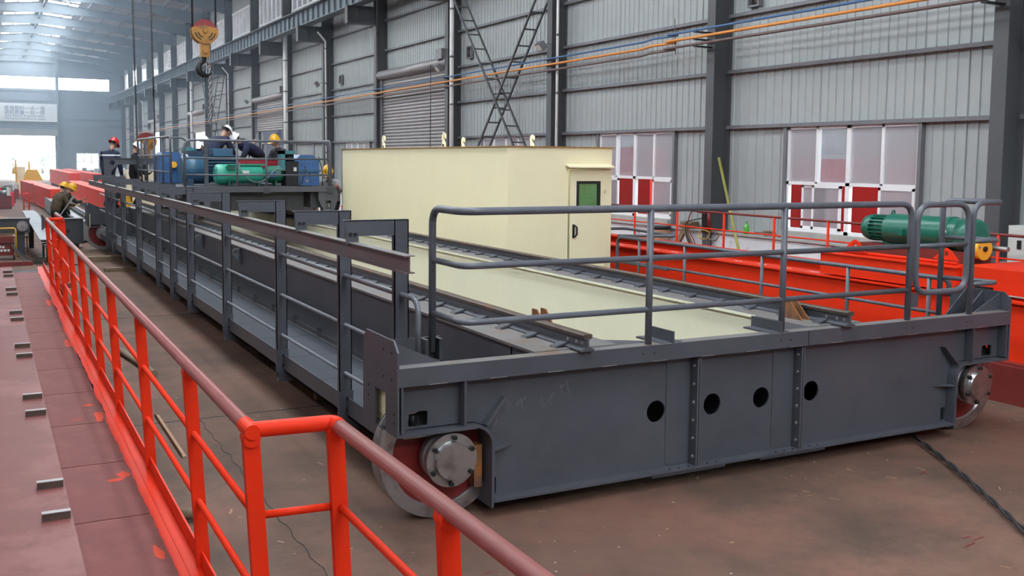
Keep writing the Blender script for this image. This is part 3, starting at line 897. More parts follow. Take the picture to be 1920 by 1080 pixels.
# ---------------- girders
def girder(x0, x1, inner):
    y0, y1 = YF0 + 0.12, YF1 - 0.12
    q = 0.0 if inner > 0 else 0.42
    g = MB().box(x0 + 0.04, x0 + 0.055, y0 + q, y1 - q, 0.14, 1.10).box(x1 - 0.055, x1 - 0.04, y0 + 0.4, y1 - 0.4, 0.14, 1.10)
    g.box(x0 + 0.04, x1 - 0.04, y0 + 0.4, y1 - 0.4, 0.12, 0.14)
    for yy in (y0 + 0.4, y1 - 0.42): g.box(x0 + 0.04, x1 - 0.04, yy, yy + 0.02, 0.12, 1.1)
    o = g.build('girder', G, BR)
    MB().box(x0, x1, y0 - 0.01, y1 + 0.01, 1.10, 1.12).build('top_flange', 'grey_flange', o)
    return o
gl = girder(3.40, 4.10, 1)
gr = girder(5.99, 6.595, -1)
# the inner faces are sprayed cream
MB().box(6.024, 6.029, YF0 + 0.53, YF1 - 0.55, 0.12, 1.10).build('inner_web', 'cream_web', gr)
MB().box(5.984, 5.99, YF0 + 0.75, YF1 - 0.6, 1.098, 1.121).build('flange_edge', 'cream_web', gr)
MB().box(4.061, 4.066, YF0 + 0.53, YF1 - 0.55, 0.12, 1.10).build('inner_web', 'cream_web', gl)
MB().box(3.399, 3.401, YF0 + 0.2, YF1 - 0.3, 1.0995, 1.1205).build('flange_edge', 'steel_dull', gl)  # pale strip paints a highlight along the flange edge
lug = [(0.0, -0.13), (0.055, -0.13), (0.105, 0.02), (0.09, 0.07), (0.05, 0.09), (0.0, 0.075), (-0.03, 0.03)]
for y in (15.4, 18.4):
    MB().prism([(3.445, 0.84), (3.42, 0.84), (3.30, 0.99), (3.29, 1.04), (3.31, 1.075), (3.35, 1.09), (3.445, 1.09)], [circ(3.345, 1.035, 0.028, 12)], 'xz', y, y + 0.03).build('lifting_lug', G, gl)
# small stiffener tips along the foot of the web
tip = MB().prism([(0, 0), (0.05, 0), (0.0, 0.09)], (), 'yz', 0, 0.05).mesh('web_tip', G)
for i in range(18):
    inst(tip, 'web_tip', (3.39, 8.2 + i * 1.05, 0.40), gl)

def rail_profile(cx):
    h = 0.122; z = 1.12
    half = [(0.057, 0.0), (0.057, 0.012), (0.012, 0.03), (0.009, 0.082), (0.034, 0.092), (0.036, 0.115), (0.028, h)]
    p = [(cx + a, z + b) for a, b in half] + [(cx - a, z + b) for a, b in half[::-1]]
    return p
def rail(cx, y0, y1, par):
    r = MB().prism(rail_profile(cx), (), 'xz', y0, y1).build('rail', 'grey_paint', par)
    hd = [(0.0345, 0.0925), (0.037, 0.115), (0.029, 0.1232), (-0.029, 0.1232), (-0.037, 0.115), (-0.0345, 0.0925)]
    MB().prism([(cx + a, 1.12 + b) for a, b in hd], (), 'xz', y0 - 0.001, y1 + 0.001).build('rail_head', 'rail_rust', par)
    for dy in (0.06, 0.14, 0.26):
        MB().cyl((cx - 0.0125, y0 + dy, 1.172), (cx + 0.0125, y0 + dy, 1.172), 0.014, 10).build('bolt_hole', 'steel', par)
    return r
RLX, RRX = 3.75, 6.31
rail(RLX, 5.955, YF1 - 0.1, gl)
rail(RRX, 5.955, YF1 - 0.1, gr)
clip = MB().bar((-0.085, -0.01, 0.006), (0.03, 0.02, 0.028), 0.07, 0.014).mesh('rail_clip', 'grey_paint')
weld = MB().bar((-0.09, -0.05, 0.004), (-0.09, 0.03, 0.004), 0.014, 0.012).mesh('clip_weld', 'steel')
for cx, par in ((RLX, gl), (RRX, gr)):
    for i in range(50):
        y = 6.2 + i * 0.44
        inst(clip, 'rail_clip', (cx - 0.06, y, 1.122), par)
        if i < 12: inst(weld, 'clip_weld', (cx - 0.06, y, 1.122), par)
# rusty rail stops
MB().prism([(6.35, 1.121), (6.6, 1.121), (6.6, 1.28), (6.52, 1.28)], (), 'yz', 6.16, 6.172).build('rail_stop', 'rust', gr)
MB().prism([(6.35, 1.121), (6.6, 1.121), (6.6, 1.28), (6.52, 1.28)], (), 'yz', 6.24, 6.252).build('rail_stop', 'rust', gr)
MB().prism([(6.75, 1.121), (7.0, 1.121), (7.0, 1.28), (6.92, 1.28)], (), 'yz', 3.87, 3.882).build('rail_stop', 'rust', gl)
MB().prism([(6.75, 1.121), (7.0, 1.121), (7.0, 1.28), (6.92, 1.28)], (), 'yz', 3.95, 3.962).build('rail_stop', 'rust', gl)

# ---------------- left walkway with posts, rails and overhead track
wk = MB().box(2.63, 2.70, YF0 + 0.68, YF1 - 0.7, 0.31, 0.325).box(2.63, 2.642, YF0 + 0.68, YF1 - 0.7, 0.31, 0.475).build('walkway', G, BR)
MB().box(3.38, 3.435, YF0 + 0.7, YF1 - 0.7, 0.36, 0.38).box(3.42, 3.435, YF0 + 0.7, YF1 - 0.7, 0.36, 0.43).build('inner_angle', 'grey_dark', wk)
dk = MB().box(0, 0.74, 0, 1.19, -0.006, 0.0).mesh('deck_plate', 'deck_grey')
for i in range(18):
    inst(dk, 'deck_plate', (2.645, YF0 + 0.75 + i * 1.2, 0.37), wk)
POSTS = [6.675, 7.95, 9.98, 12.56, 15.03, 16.57, 18.06, 20.55, 23.0, 24.9]
PX = 2.62
for i, y in enumerate(POSTS):
    p = MB().box(PX - 0.055, PX + 0.055, y, y + 0.008, 0.25, 2.04).box(PX - 0.055, PX - 0.047, y, y + 0.05, 0.25, 2.04).box(PX + 0.047, PX + 0.055, y, y + 0.05, 0.25, 2.04)
    p = p.build('post', G, BR)
    MB().box(PX - 0.42, PX - 0.05, y, y + 0.008, 1.93, 2.04).box(PX - 0.43, PX + 0.055, y, y + 0.055, 2.034, 2.042).build('arm', G, p)
    MB().box(PX - 0.415, PX - 0.325, y - 0.012, y, 1.87, 1.985).build('hanger_plate', G, p)
    for dx in (-0.385, -0.35):
        MB().tube([(PX + dx, y - 0.03, 1.945), (PX + dx, y - 0.012, 1.945)], 0.012, 6).build('bolt', 'bolt_black', p)
    MB().box(PX - 0.062, PX + 0.062, y - 0.012, y, 0.30, 0.53).build('base_plate', G, p)
    for z in (0.37, 0.47):
        MB().tube([(PX + 0.01, y - 0.03, z), (PX + 0.01, y - 0.012, z)], 0.014, 6).build('bolt', 'bolt_black', p)
    MB().box(PX - 0.04, 3.42, y - 0.01, y + 0.07, 0.2, 0.335).build('cross_bearer', G, p)
for n, z in enumerate((1.5, 1.09, 0.68)):
    r = 0.02 if n == 0 else 0.016
    pts = [(PX, YF1 - 0.9, z), (PX, POSTS[0], z)]
    if n == 0: pts = rnd([(PX, YF1 - 0.9, z), (PX, 6.36, z), (PX, 6.36, 1.12)], 0.12)
    MB().tube(pts, r, 10).build('guard_rail', 'grey_rail', wk)
# overhead I section track hung from the arms, in two lengths
def ibeam(y0, y1, name):
    cx = 2.25
    o = MB().box(cx - 0.004, cx + 0.004, y0, y1, 1.785, 1.885).build(name, 'track_primer', BR)
    MB().box(cx - 0.034, cx + 0.034, y0, y1, 1.883, 1.89).build('flange', 'grey_flange', o)
    MB().box(cx - 0.034, cx + 0.034, y0, y1, 1.78, 1.787).build('flange', 'track_primer', o)
ibeam(5.6, 8.68, 'cable_track')
ibeam(8.70, 26.6, 'cable_track')
# portal frame at the far end of the walkway
pf = MB().prism([(2.55, 0.2), (2.70, 0.2), (2.70, 2.12), (2.86, 2.28), (4.42, 2.28), (4.42, 1.85), (4.57, 1.85), (4.57, 2.42), (2.55, 2.42)], [circ(2.72, 2.32, 0.06, 14)], 'xz', 25.9, 25.91)
pf.box(2.54, 2.55, 25.88, 25.98, 0.2, 2.43).box(2.54, 4.58, 25.88, 25.98, 2.42, 2.432)
pf.box(2.58, 4.55, 25.86, 25.96, 0.0, 0.0001) if False else None
pf = pf.build('portal_frame', G, BR)
MB().box(2.57, 2.68, 25.88, 25.9, 0.25, 0.5).build('base_plate', G, pf)
MB().box(4.30, 4.62, 25.85, 26.0, 1.121, 1.86).build('pedestal', G, pf)

# ---------------- front handrail
fh = MB().tube(rnd([(2.81, 6.56, 1.09), (2.81, 6.56, 2.125), (2.81, 6.045, 2.125), (7.085, 6.045, 2.125), (7.085, 6.045, 1.1)], 0.13, 7), 0.027, 14).build('handrail', 'grey_pipe', BR)
for z in (1.757, 1.374):
    MB().tube(rnd([(2.81, 6.54, z), (2.81, 6.045, z), (7.07, 6.045, z)], 0.10, 6), 0.022, 12).build('mid_rail', 'grey_pipe', fh)
for x in (4.335, 5.64):
    MB().tube([(x, 6.045, 1.105), (x, 6.045, 2.12)], 0.026, 12).build('post', 'grey_pipe', fh)
for x in (2.81,):
    MB().box(x - 0.08, x - 0.05, 6.50, 6.62, 1.04, 1.19).box(x + 0.03, x + 0.06, 6.5, 6.62, 1.04, 1.19).box(x - 0.08, x + 0.06, 6.6, 6.62, 1.04, 1.19).build('post_shoe', 'grey_dark', fh)
MB().box(2.40, 2.9, 6.625, 6.635, 0.97, 1.19).build('kick_plate', G, fh)
MB().box(7.13, 7.22, 6.05, 6.06, 1.22, 1.34).build('latch_plate', G, fh)
# swing gate
sgt = MB().tube(rnd([(7.50, 6.045, 2.115), (7.82, 6.045, 2.115), (7.82, 6.045, 1.34), (7.165, 6.045, 1.34), (7.165, 6.045, 2.115), (7.50, 6.045, 2.115)], 0.15, 7), 0.026, 12).build('gate', 'grey_pipe', BR)
MB().tube([(7.165, 6.045, 1.755), (7.82, 6.045, 1.755)], 0.02, 10).build('gate_bar', 'grey_pipe', sgt)
# side guard by the gate
sd = MB().tube(rnd([(7.885, 6.045, 1.1), (7.885, 6.045, 2.125), (8.24, 6.045, 2.125)], 0.14, 7), 0.026, 12).build('side_guard', 'grey_pipe', BR)
MB().tube(rnd([(8.25, 6.045, 2.125), (8.12, 6.56, 2.125), (8.12, 6.56, 0.98)], 0.10, 6), 0.026, 12).build('post', 'grey_pipe', sd)
for z in (1.775, 1.385):
    MB().tube(rnd([(7.885, 6.045, z), (8.25, 6.045, z), (8.13, 6.55, z)], 0.05, 4), 0.021, 10).build('guard_bar', 'grey_pipe', sd)

# ---------------- right walkway and its rail
rw = MB().box(8.32, 8.40, YF0 + 0.7, YF1 - 0.7, 0.36, 0.475).build('walkway', G, BR)
dk2 = MB().box(0, 1.76, 0, 1.19, -0.006, 0.0).mesh('deck_plate', 'deck_grey')
for i in range(18): inst(dk2, 'deck_plate', (6.56, YF0 + 0.75 + i * 1.2, 0.44), rw)
crb = MB().box(6.52, 8.36, 0, 0.08, 0.26, 0.43).mesh('cross_bearer', G)
for i in range(12): inst(crb, 'cross_bearer', (0, YF0 + 1.0 + i * 1.85, 0), rw)
sr = MB().tube(rnd([(8.2, 6.52, 1.2), (8.2, 6.52, 1.365), (8.2, 12.25, 1.365), (8.2, 12.25, 0.45)], 0.12, 6), 0.024, 12).build('side_rail', 'grey_pipe', rw)
MB().tube([(8.2, 6.6, 1.02), (8.2, 12.25, 1.02)], 0.018, 10).build('side_mid_rail', 'grey_pipe', rw)
MB().tube([(8.2, 11.0, 1.0), (8.2, 12.25, 1.0)], 0.018, 10).build('side_mid_rail', 'grey_pipe', rw)
for y in (6.75, 7.8, 9.15, 10.65, 11.7):
    MB().tube([(8.2, y, 0.44), (8.2, y, 1.36)], 0.021, 10).build('side_post', 'grey_pipe', rw)
ret = MB().tube(rnd([(8.2, 12.25, 1.38), (8.78, 11.6, 1.40), (8.78, 12.9, 1.43), (8.30, 12.95, 1.43)], 0.1, 5), 0.021, 10).build('return_rail', 'grey_pipe', rw)

# ================================================================== CREAM ELECTRICAL HOUSE
HX0, HX1, HY0, HY1, HZ0, HZ1 = 6.60, 8.36, 12.68, 20.2, 0.45, 2.66
HS = thing('electrical_house', ((HX0 + HX1) / 2, (HY0 + HY1) / 2, HZ0), 'long cream steel electrical cabin with a door, standing beside the right rail', 'cabin')
DX0, DX1, DZ0, DZ1 = 7.60, 8.235, 0.55, 2.345
hb = MB()
hb.prism(rect(HX0, HX1, HZ0, HZ1), [rect(DX0, DX1, DZ0, DZ1)], 'xz', HY0, HY0 + 0.04)
hb.box(HX0, HX0 + 0.03, HY0 + 0.04, HY1, HZ0, HZ1).box(HX0, HX1, HY1 - 0.03, HY1, HZ0, HZ1).box(HX0, HX1, HY0, HY1, HZ0, HZ0 + 0.04)
hb.prism([(HY0 + 0.04, HZ0), (HY1, HZ0), (HY1, HZ1), (HY0 + 0.04, HZ1)], (), 'yz', HX1 - 0.03, HX1)
hb.build('walls', 'cream', HS)
MB().box(HX0 - 0.025, HX1 + 0.03, HY0 - 0.03, HY1 + 0.02, HZ1, HZ1 + 0.014).build('roof', 'cream', HS)
MB().box(HX0 - 0.026, HX1 + 0.031, HY0 - 0.034, HY0 - 0.03, HZ1, HZ1 + 0.013).box(HX0 - 0.03, HX0 - 0.025, HY0 - 0.03, HY1, HZ1, HZ1 + 0.013).build('roof_edge', 'hook_yellow', HS)
MB().box(7.0, 7.02, HY0 + 0.1, 15.5, 0.5, 2.6).box(7.0, 8.3, 15.5, 15.52, 0.5, 2.6).build('lining', 'green_room', HS)
MB().box(7.85, 8.1, 13.6, 14.0, 0.5, 1.85).build('control_cabinet', 'blue_dark', HS)
MB().box(7.2, 8.2, 14.2, 14.3, 2.56, 2.60).build('added_cabin_glow', 'cabin_glow', HS)  # glowing panel added to brighten the cabin behind the door pane
MB().box(HX0 - 0.004, HX0 + 0.0, HY0 - 0.004, HY0 + 0.02, HZ0, HZ1).build('corner_trim', 'cream', HS)
dr = MB().prism(rect(DX0 + 0.03, DX1 - 0.004, DZ0 + 0.01, DZ1 - 0.01), [rect(7.75, 8.135, 1.74, 2.155)], 'xz', HY0 - 0.012, HY0 + 0.02).build('door', 'cream', HS)
MB().prism(rect(7.735, 8.15, 1.725, 2.17), [rect(7.775, 8.11, 1.765, 2.13)], 'xz', HY0 - 0.022, HY0 + 0.022).build('window_frame', 'black', dr)
MB().box(7.775, 8.11, HY0, HY0 + 0.006, 1.765, 2.13).build('pane', 'pane_green', dr)
hd = MB().box(7.672, 7.70, HY0 - 0.03, HY0 - 0.012, 1.33, 1.53).tube(rnd([(7.70, HY0 - 0.03, 1.515), (7.715, HY0 - 0.075, 1.49), (7.715, HY0 - 0.075, 1.38), (7.70, HY0 - 0.035, 1.345)], 0.02, 3), 0.013, 8)
hd.build('handle', 'bolt_black', dr)
for z in (0.85, 2.0): MB().cyl((8.225, HY0 - 0.02, z), (8.225, HY0 - 0.02, z + 0.09), 0.012, 8).build('hinge', 'cream', dr)
MB().prism([(HY0 - 0.13, 2.385), (HY0, 2.42), (HY0, 2.40), (HY0 - 0.13, 2.365)], (), 'yz', 7.55, 8.33).build('rain_canopy', 'cream', HS)
lh = [(0, 0), (0.05, 0), (0.055, 0.09)]
for k in range(7):
    a = -0.2 + k * (PI + 0.3) / 6
    lh.append((0.02 + 0.075 * math.cos(a), 0.14 + 0.075 * math.sin(a)))
lh += [(-0.03, 0.09), (-0.03, 0.12)]
for k in range(5):
    a = PI - k * PI / 4
    lh.append((0.0 + 0.03 * math.cos(a), 0.13 + 0.03 * math.sin(a)))
lh += [(0.03, 0.1), (0.0, 0.06)]
for x, y in ((HX0 + 0.05, 17.9), (HX0 + 0.05, 15.1), (HX1 - 0.06, 17.9), (HX1 - 0.06, 15.1)):
    MB().box(x, x + 0.025, y - 0.05, y + 0.05, HZ1, HZ1 + 0.06).prism([(y - 0.02 + a, HZ1 + 0.02 + b) for a, b in [(-0.05, 0), (0.05, 0), (0.06, 0.09), (0.075, 0.14), (0.06, 0.2), (0.01, 0.23), (-0.05, 0.21), (-0.07, 0.17), (-0.055, 0.13), (-0.03, 0.16), (0.0, 0.18), (0.025, 0.15), (0.01, 0.11), (-0.045, 0.06)]], (), 'yz', x, x + 0.025).build('lifting_hook', 'cream', HS)

# ================================================================== CRAB TROLLEY
TY0, TY1 = 20.1, 26.2
TR = thing('crab_trolley', (4.9, 23.0, 1.27), 'dark grey crab trolley with motors, winch and handrails riding on the bridge rails', 'trolley')
GD = 'grey_dark'
f = MB().box(3.38, 6.36, TY0, TY1, 1.80, 1.885)
f.build('deck', 'grey_paint', TR)
MB().box(3.38, 6.36, TY0 - 0.012, TY0, 1.785, 1.90).build('front_edge', 'grey_paint', TR)
MB().box(3.95, 5.85, TY0 + 0.35, TY0 + 0.38, 1.40, 1.80).build('front_beam', GD, TR)
MB().box(3.5, 3.95, TY0 + 0.2, TY1 - 0.3, 1.45, 1.80).build('side_beam', GD, TR)
MB().box(5.95, 6.34, TY0 + 0.2, TY1 - 0.3, 1.45, 1.80).build('side_beam', GD, TR)
MB().box(3.95, 5.95, TY1 - 0.5, TY1 - 0.4, 1.40, 1.80).build('rear_beam', GD, TR)
for x in (RLX, RRX):
    MB().prism([(x - 0.24, 1.80), (x + 0.17, 1.80), (x + 0.17, 1.63), (x + 0.08, 1.36), (x - 0.12, 1.36), (x - 0.24, 1.62)], [rect(x - 0.09, x + 0.02, 1.42, 1.60)], 'xz', TY0 + 0.02, TY0 + 0.04).build('bogie_plate', 'grey_paint', TR)
    for y in (TY0 + 0.3, TY1 - 0.6):
        MB().lathe((x, y, 1.27 + 0.19), (1, 0, 0), [(-0.06, 0.10), (-0.06, 0.215), (-0.042, 0.215), (-0.038, 0.19), (0.038, 0.19), (0.042, 0.215), (0.06, 0.215), (0.06, 0.10)], 24, ring=True).build('wheel', 'steel_dull', TR)
# handrails
hr = MB().tube(rnd([(3.42, TY0 + 0.02, 1.88), (3.42, TY0 + 0.02, 2.80), (6.30, TY0 + 0.02, 2.80), (6.30, TY0 + 0.02, 1.80)], 0.16, 6), 0.025, 10).build('handrail', 'grey_pipe', TR)
for z in (2.45, 2.125): MB().tube([(3.42, TY0 + 0.02, z), (6.30, TY0 + 0.02, z)], 0.018, 8).build('mid_rail', 'grey_pipe', hr)
for x in (4.42, 5.0): MB().tube([(x, TY0 + 0.02, 1.78), (x, TY0 + 0.02, 2.79)], 0.023, 8).build('post', 'grey_pipe', hr)
MB().box(3.86, 3.93, TY0 + 0.35, TY0 + 0.42, 1.89, 2.82).build('post', 'grey_paint', hr)
for x in (5.0, 6.30):
    MB().box(x - 0.07, x + 0.07, TY0 - 0.03, TY0 - 0.01, 1.76, 1.87).build('post_shoe', GD, hr)
h2 = MB().tube(rnd([(6.42, TY0 + 0.3, 1.5), (6.42, TY0 + 0.3, 2.83), (6.42, TY1, 2.83), (6.42, TY1, 1.88)], 0.14, 5), 0.022, 8).build('handrail', 'grey_pipe', TR)
for z in (2.45, 2.12): MB().tube([(6.42, TY0 + 0.3, z), (6.42, TY1, z)], 0.016, 8).build('mid_rail', 'grey_pipe', h2)
for y in (21.6, 23.0, 24.6): MB().tube([(6.42, y, 1.88), (6.42, y, 2.83)], 0.02, 8).build('post', 'grey_pipe', h2)
h3 = MB().tube(rnd([(3.30, 21.0, 1.9), (3.30, 21.0, 2.88), (3.30, TY1 - 0.4, 2.88), (3.30, TY1 - 0.4, 1.88)], 0.08, 5), 0.022, 8).build('handrail', 'grey_pipe', TR)
for z in (2.16, 2.5): MB().tube([(3.30, 21.0, z), (3.30, TY1 - 0.4, z)], 0.016, 8).build('mid_rail', 'grey_pipe', h3)
for y in (22.0, 23.1, 24.3, 25.2): MB().tube([(3.30, y, 1.88), (3.30, y, 2.88)], 0.02, 8).build('post', 'grey_pipe', h3)
h4 = MB().tube(rnd([(3.5, TY1 - 0.1, 1.88), (3.5, TY1 - 0.1, 2.95), (4.5, TY1 - 0.1, 2.95), (4.5, TY1 - 0.1, 1.88)], 0.2, 6), 0.022, 8).build('handrail', 'grey_pipe', TR)
h5 = MB().tube(rnd([(5.2, TY1 - 0.1, 1.88), (5.2, TY1 - 0.1, 2.95), (6.05, TY1 - 0.1, 2.95), (6.05, TY1 - 0.1, 1.88)], 0.2, 6), 0.022, 8).build('handrail', 'grey_pipe', TR)
MB().box(3.32, 3.42, TY0 + 0.3, TY1, 1.66, 1.8).build('edge_channel', GD, TR)
# green winch motor in front
gmx = 20.75
gm = MB().lathe((4.10, gmx, 2.13), (1, 0, 0), [(0.0, 0.0), (0.0, 0.13), (0.03, 0.19), (0.10, 0.205), (0.24, 0.205), (0.26, 0.19), (0.9, 0.19), (0.95, 0.175), (0.97, 0.12), (1.02, 0.12)], 24).build('motor', 'green_bright', TR)
MB().lathe((5.12, gmx, 2.13), (1, 0, 0), [(0, 0.12), (0.02, 0.17), (0.30, 0.18), (0.36, 0.15), (0.40, 0.0)], 20).build('gear_end', 'green_machine', gm)
for x in (4.35, 4.95, 5.3): MB().box(x, x + 0.03, gmx - 0.16, gmx + 0.16, 1.885, 2.0).build('foot', 'green_machine', gm)
MB().box(4.62, 4.76, gmx - 0.198, gmx - 0.188, 2.15, 2.21).build('name_plate', 'label_white', gm)
MB().box(4.35, 5.1, gmx - 0.12, gmx + 0.12, 2.31, 2.34).build('top_rib', 'green_bright', gm)
MB().box(5.16, 5.3, gmx - 0.24, gmx - 0.16, 2.08, 2.18).build('limit_switch', 'blue_box', gm)
MB().box(4.3, 4.48, gmx - 0.2, gmx - 0.1, 2.22, 2.3).build('terminal_box', 'green_machine', gm)
# blue hoist motor with cooling fins
bm_ = MB().lathe((3.62, 21.75, 2.22), (1, 0, 0), [(0.0, 0.0), (0.0, 0.25), (0.04, 0.31), (0.5, 0.31), (0.5, 0.27), (1.15, 0.27), (1.17, 0.2), (1.3, 0.2)], 28).build('motor', 'blue_motor', TR)
for i in range(14):
    a = PI * (i / 13)
    MB().box(4.14, 4.74, -0.006, 0.006, 0.265, 0.305).build('fin', 'blue_dark', bm_).rotation_euler = (0, 0, 0)
fins = [o for o in bm_.children if o.name.startswith('fin')]
fm = MB().box(4.14 - 4.9, 4.74 - 4.9, -0.006, 0.006, 0.262, 0.31).mesh('fin', 'blue_dark')
for i, o in enumerate(fins):
    o.data = fm; o.location = (0, 21.75 - 23.0, 2.22 - 1.27); o.rotation_euler = (PI * i / 13 - PI / 2, 0, 0)
MB().box(4.25, 4.65, 21.55, 21.95, 2.49, 2.66).build('terminal_box', 'blue_motor', bm_)
MB().lathe((4.2, 21.75, 2.57), (0, 1, 0), [(-0.015, 0.03), (-0.015, 0.06), (0.015, 0.06), (0.015, 0.03)], 14, ring=True).build('eye_bolt', 'blue_dark', bm_)
for x in (3.7, 4.5): MB().box(x, x + 0.12, 21.45, 22.05, 1.885, 2.02).build('foot', 'blue_dark', bm_)
MB().box(3.75, 4.05, 21.6, 21.9, 2.5, 2.6).build('cover', 'blue_dark', bm_)
# red perforated drum guard
rg = MB().box(4.72, 5.62, 21.3, 22.3, 2.0, 2.42).build('drum_guard', 'crimson', TR)
for i in range(22): MB().box(4.74 + i * 0.04, 4.76 + i * 0.04, 21.285, 21.3, 2.07, 2.36).build('slot', 'primer_dark', rg)
MB().box(4.70, 5.64, 21.28, 22.32, 2.42, 2.445).build('guard_lid', 'primer_pipe', rg)
MB().tube([(4.5, 21.8, 2.2), (4.73, 21.8, 2.2)], 0.1, 12).build('drum_shaft', 'crimson', rg)
# brake, gearbox
bk = MB().box(5.50, 5.76, 20.5, 20.9, 1.89, 2.40).tube([(5.63, 20.7, 2.40), (5.63, 20.7, 2.55)], 0.09, 12).build('brake', 'black', TR)
MB().box(5.42, 5.50, 20.55, 20.85, 2.2, 2.62).box(5.42, 5.72, 20.55, 20.85, 2.55, 2.62).build('brake_arm', 'teal', bk)
MB().box(5.66, 5.72, 20.489, 20.5, 2.2, 2.28).build('name_plate', 'label_white', bk)
gb = MB().prism([(5.74, 1.9), (6.22, 1.9), (6.22, 2.42), (6.08, 2.54), (5.82, 2.54), (5.70, 2.42), (5.70, 1.96)], (), 'xz', 20.55, 21.1).build('gearbox', 'blue_box', TR)
MB().box(5.68, 6.24, 20.52, 21.13, 2.19, 2.23).build('joint_flange', 'blue_motor', gb)
for x in (5.80, 6.02): MB().box(x, x + 0.02, 20.52, 20.55, 1.95, 2.19).build('rib', 'blue_motor', gb)
MB().tube([(5.95, 20.53, 2.0), (5.95, 20.55, 2.0)], 0.03, 10).build('oil_plug', 'steel_dull', gb)
lg = MB().prism([(3.42, 1.9), (3.95, 1.9), (3.95, 2.45), (3.82, 2.58), (3.52, 2.58), (3.42, 2.48)], (), 'xz', 23.2, 24.2).build('gearbox', 'blue_box', TR)
for x in (3.48, 3.62, 3.78): MB().box(x, x + 0.025, 23.16, 23.2, 1.95, 2.4).build('rib', 'blue_motor', lg)
MB().tube([(3.7, 23.1, 2.3), (3.7, 23.2, 2.3)], 0.07, 12).build('shaft_cap', 'yellow_paint', lg)
MB().box(3.95, 4.1, 23.2, 23.5, 2.45, 2.7).tube([(3.9, 23.3, 2.62), (4.2, 23.3, 2.62)], 0.06, 10).build('thruster', 'teal', lg)
g2 = MB().prism([(5.9, 1.9), (6.3, 1.9), (6.3, 2.4), (6.2, 2.5), (6.0, 2.5), (5.9, 2.4)], (), 'xz', 24.0, 24.8).build('gearbox', 'blue_box', TR)
MB().box(5.92, 6.28, 23.6, 23.95, 1.9, 2.45).build('brake_unit', 'teal', g2)
MB().box(4.7, 5.3, 23.4, 24.2, 1.885, 2.5).build('motor_block', 'blue_motor', TR)
MB().tube(rnd([(4.52, 20.55, 2.42), (4.60, 20.4, 2.1), (4.85, 20.35, 1.94), (5.10, 20.4, 2.05), (5.28, 20.5, 2.25), (5.5, 20.55, 2.2)], 0.25, 6), 0.012, 6).build('cable', 'cable_grey', TR)
MB().tube(rnd([(5.58, 20.3, 1.9), (5.62, 20.3, 1.98), (5.75, 20.3, 1.90), (5.85, 20.3, 2.2), (5.90, 20.5, 2.3)], 0.1, 5), 0.01, 6).build('cable', 'black', TR)
MB().tube(rnd([(6.22, 20.6, 2.5), (6.28, 20.5, 2.2), (6.24, 20.4, 1.9)], 0.2, 5), 0.01, 6).build('cable', 'black', TR)

# ================================================================== RED WALKWAY GIRDER UNDER THE CAMERA
RW = thing('red_walkway_girder', (0.3, 9.0, 0.0), 'primer red box girder with orange handrail and walkway in the left foreground', 'girder')
gy0, gy1 = -2.5, 21.3
g = MB().box(-0.75, 0.385, gy0, gy1, 0.365, 0.385).build('top_plate', 'primer', RW)
MB().box(-0.70, -0.68, gy0, gy1, 0.0, 0.365).box(0.30, 0.32, gy0, gy1, 0.0, 0.365).box(-0.75, 0.36, gy0, gy1, 0.0, 0.02).build('web_box', 'primer', RW)
dm = MB().box(0, 0.43, 0, 1.166, -0.008, 0.0).mesh('deck_plate', 'deck_primer')
y = 6.205 - 1.18 * 7
while y < gy1 - 1.0:
    inst(dm, 'deck_plate', (0.388, y, 0.33), RW); y += 1.18
MB().box(0.40, 0.86, gy0, gy1, 0.2, 0.27).build('deck_bearer', 'black', RW)  # coloured black so the gaps between deck plates look shaded
te = MB()
# ragged edge where the orange spray coat overlaps the primer deck
random.seed(3)
pts = []; yy = gy0; w = 0.0
while yy < gy1:
    w = w * 0.86 + random.uniform(-0.007, 0.007)
    pts.append((0.815 + w + 0.006 * math.sin(yy * 1.3), yy)); yy += 0.06
for a, b in zip(pts, pts[1:]):
    te._add([(a[0], a[1], 0.3315), (0.865, a[1], 0.3315), (0.865, b[1], 0.3315), (b[0], b[1], 0.3315)], [(0, 1, 2, 3)])
te.build('spray_edge', 'orange_paint', RW)
def splash(cx, cy, w, h, ang):
    n = 14; vs = [(cx, cy, 0.3312)]
    for k in range(n):
        a = 2 * PI * k / n
        r = random.uniform(0.55, 1.1)
        dx, dy = w * r * math.cos(a), h * r * math.sin(a)
        vs.append((cx + dx * math.cos(ang) - dy * math.sin(ang), cy + dx * math.sin(ang) + dy * math.cos(ang), 0.3312))
    MB()._add(vs, [(0, k + 1, (k + 1) % n + 1) for k in range(n)]).build('paint_splash', 'thin_orange', RW)
for s_ in ((0.70, 6.95, 0.07, 0.035, 0.3), (0.76, 7.05, 0.05, 0.10, 0.1), (0.72, 9.2, 0.06, 0.04, 0.2), (0.77, 8.75, 0.04, 0.2, 0.0), (0.60, 8.72, 0.06, 0.015, 0.2), (0.77, 12.4, 0.035, 0.3, 0.0), (0.76, 16.0, 0.04, 0.4, 0.0), (0.77, 5.55, 0.035, 0.12, 0.1)):
    splash(*s_)
MB().box(0.865, 0.945, gy0, gy1, 0.31, 0.334).box(0.935, 0.945, gy0, gy1, 0.31, 0.42).build('toe_board', 'orange_paint', RW)
MB().box(0.948, 0.955, gy0, gy1, 0.27, 0.40).build('toe_backing', 'primer_dark', RW)
ctm = MB().box(-0.075, 0.075, -0.022, 0.022, 0.0, 0.045).mesh('cleat', 'rail_rust')
ctm2 = MB().box(-0.076, 0.076, -0.023, 0.023, 0.041, 0.046).mesh('cleat_edge', 'steel_dull')
for k in range(-3, 6):
    for dy in (0.0, 0.62):
        y = 6.18 + k * 2.61 + dy
        inst(ctm, 'cleat', (0.30, y, 0.385), RW); inst(ctm2, 'cleat_edge', (0.30, y, 0.385), RW)
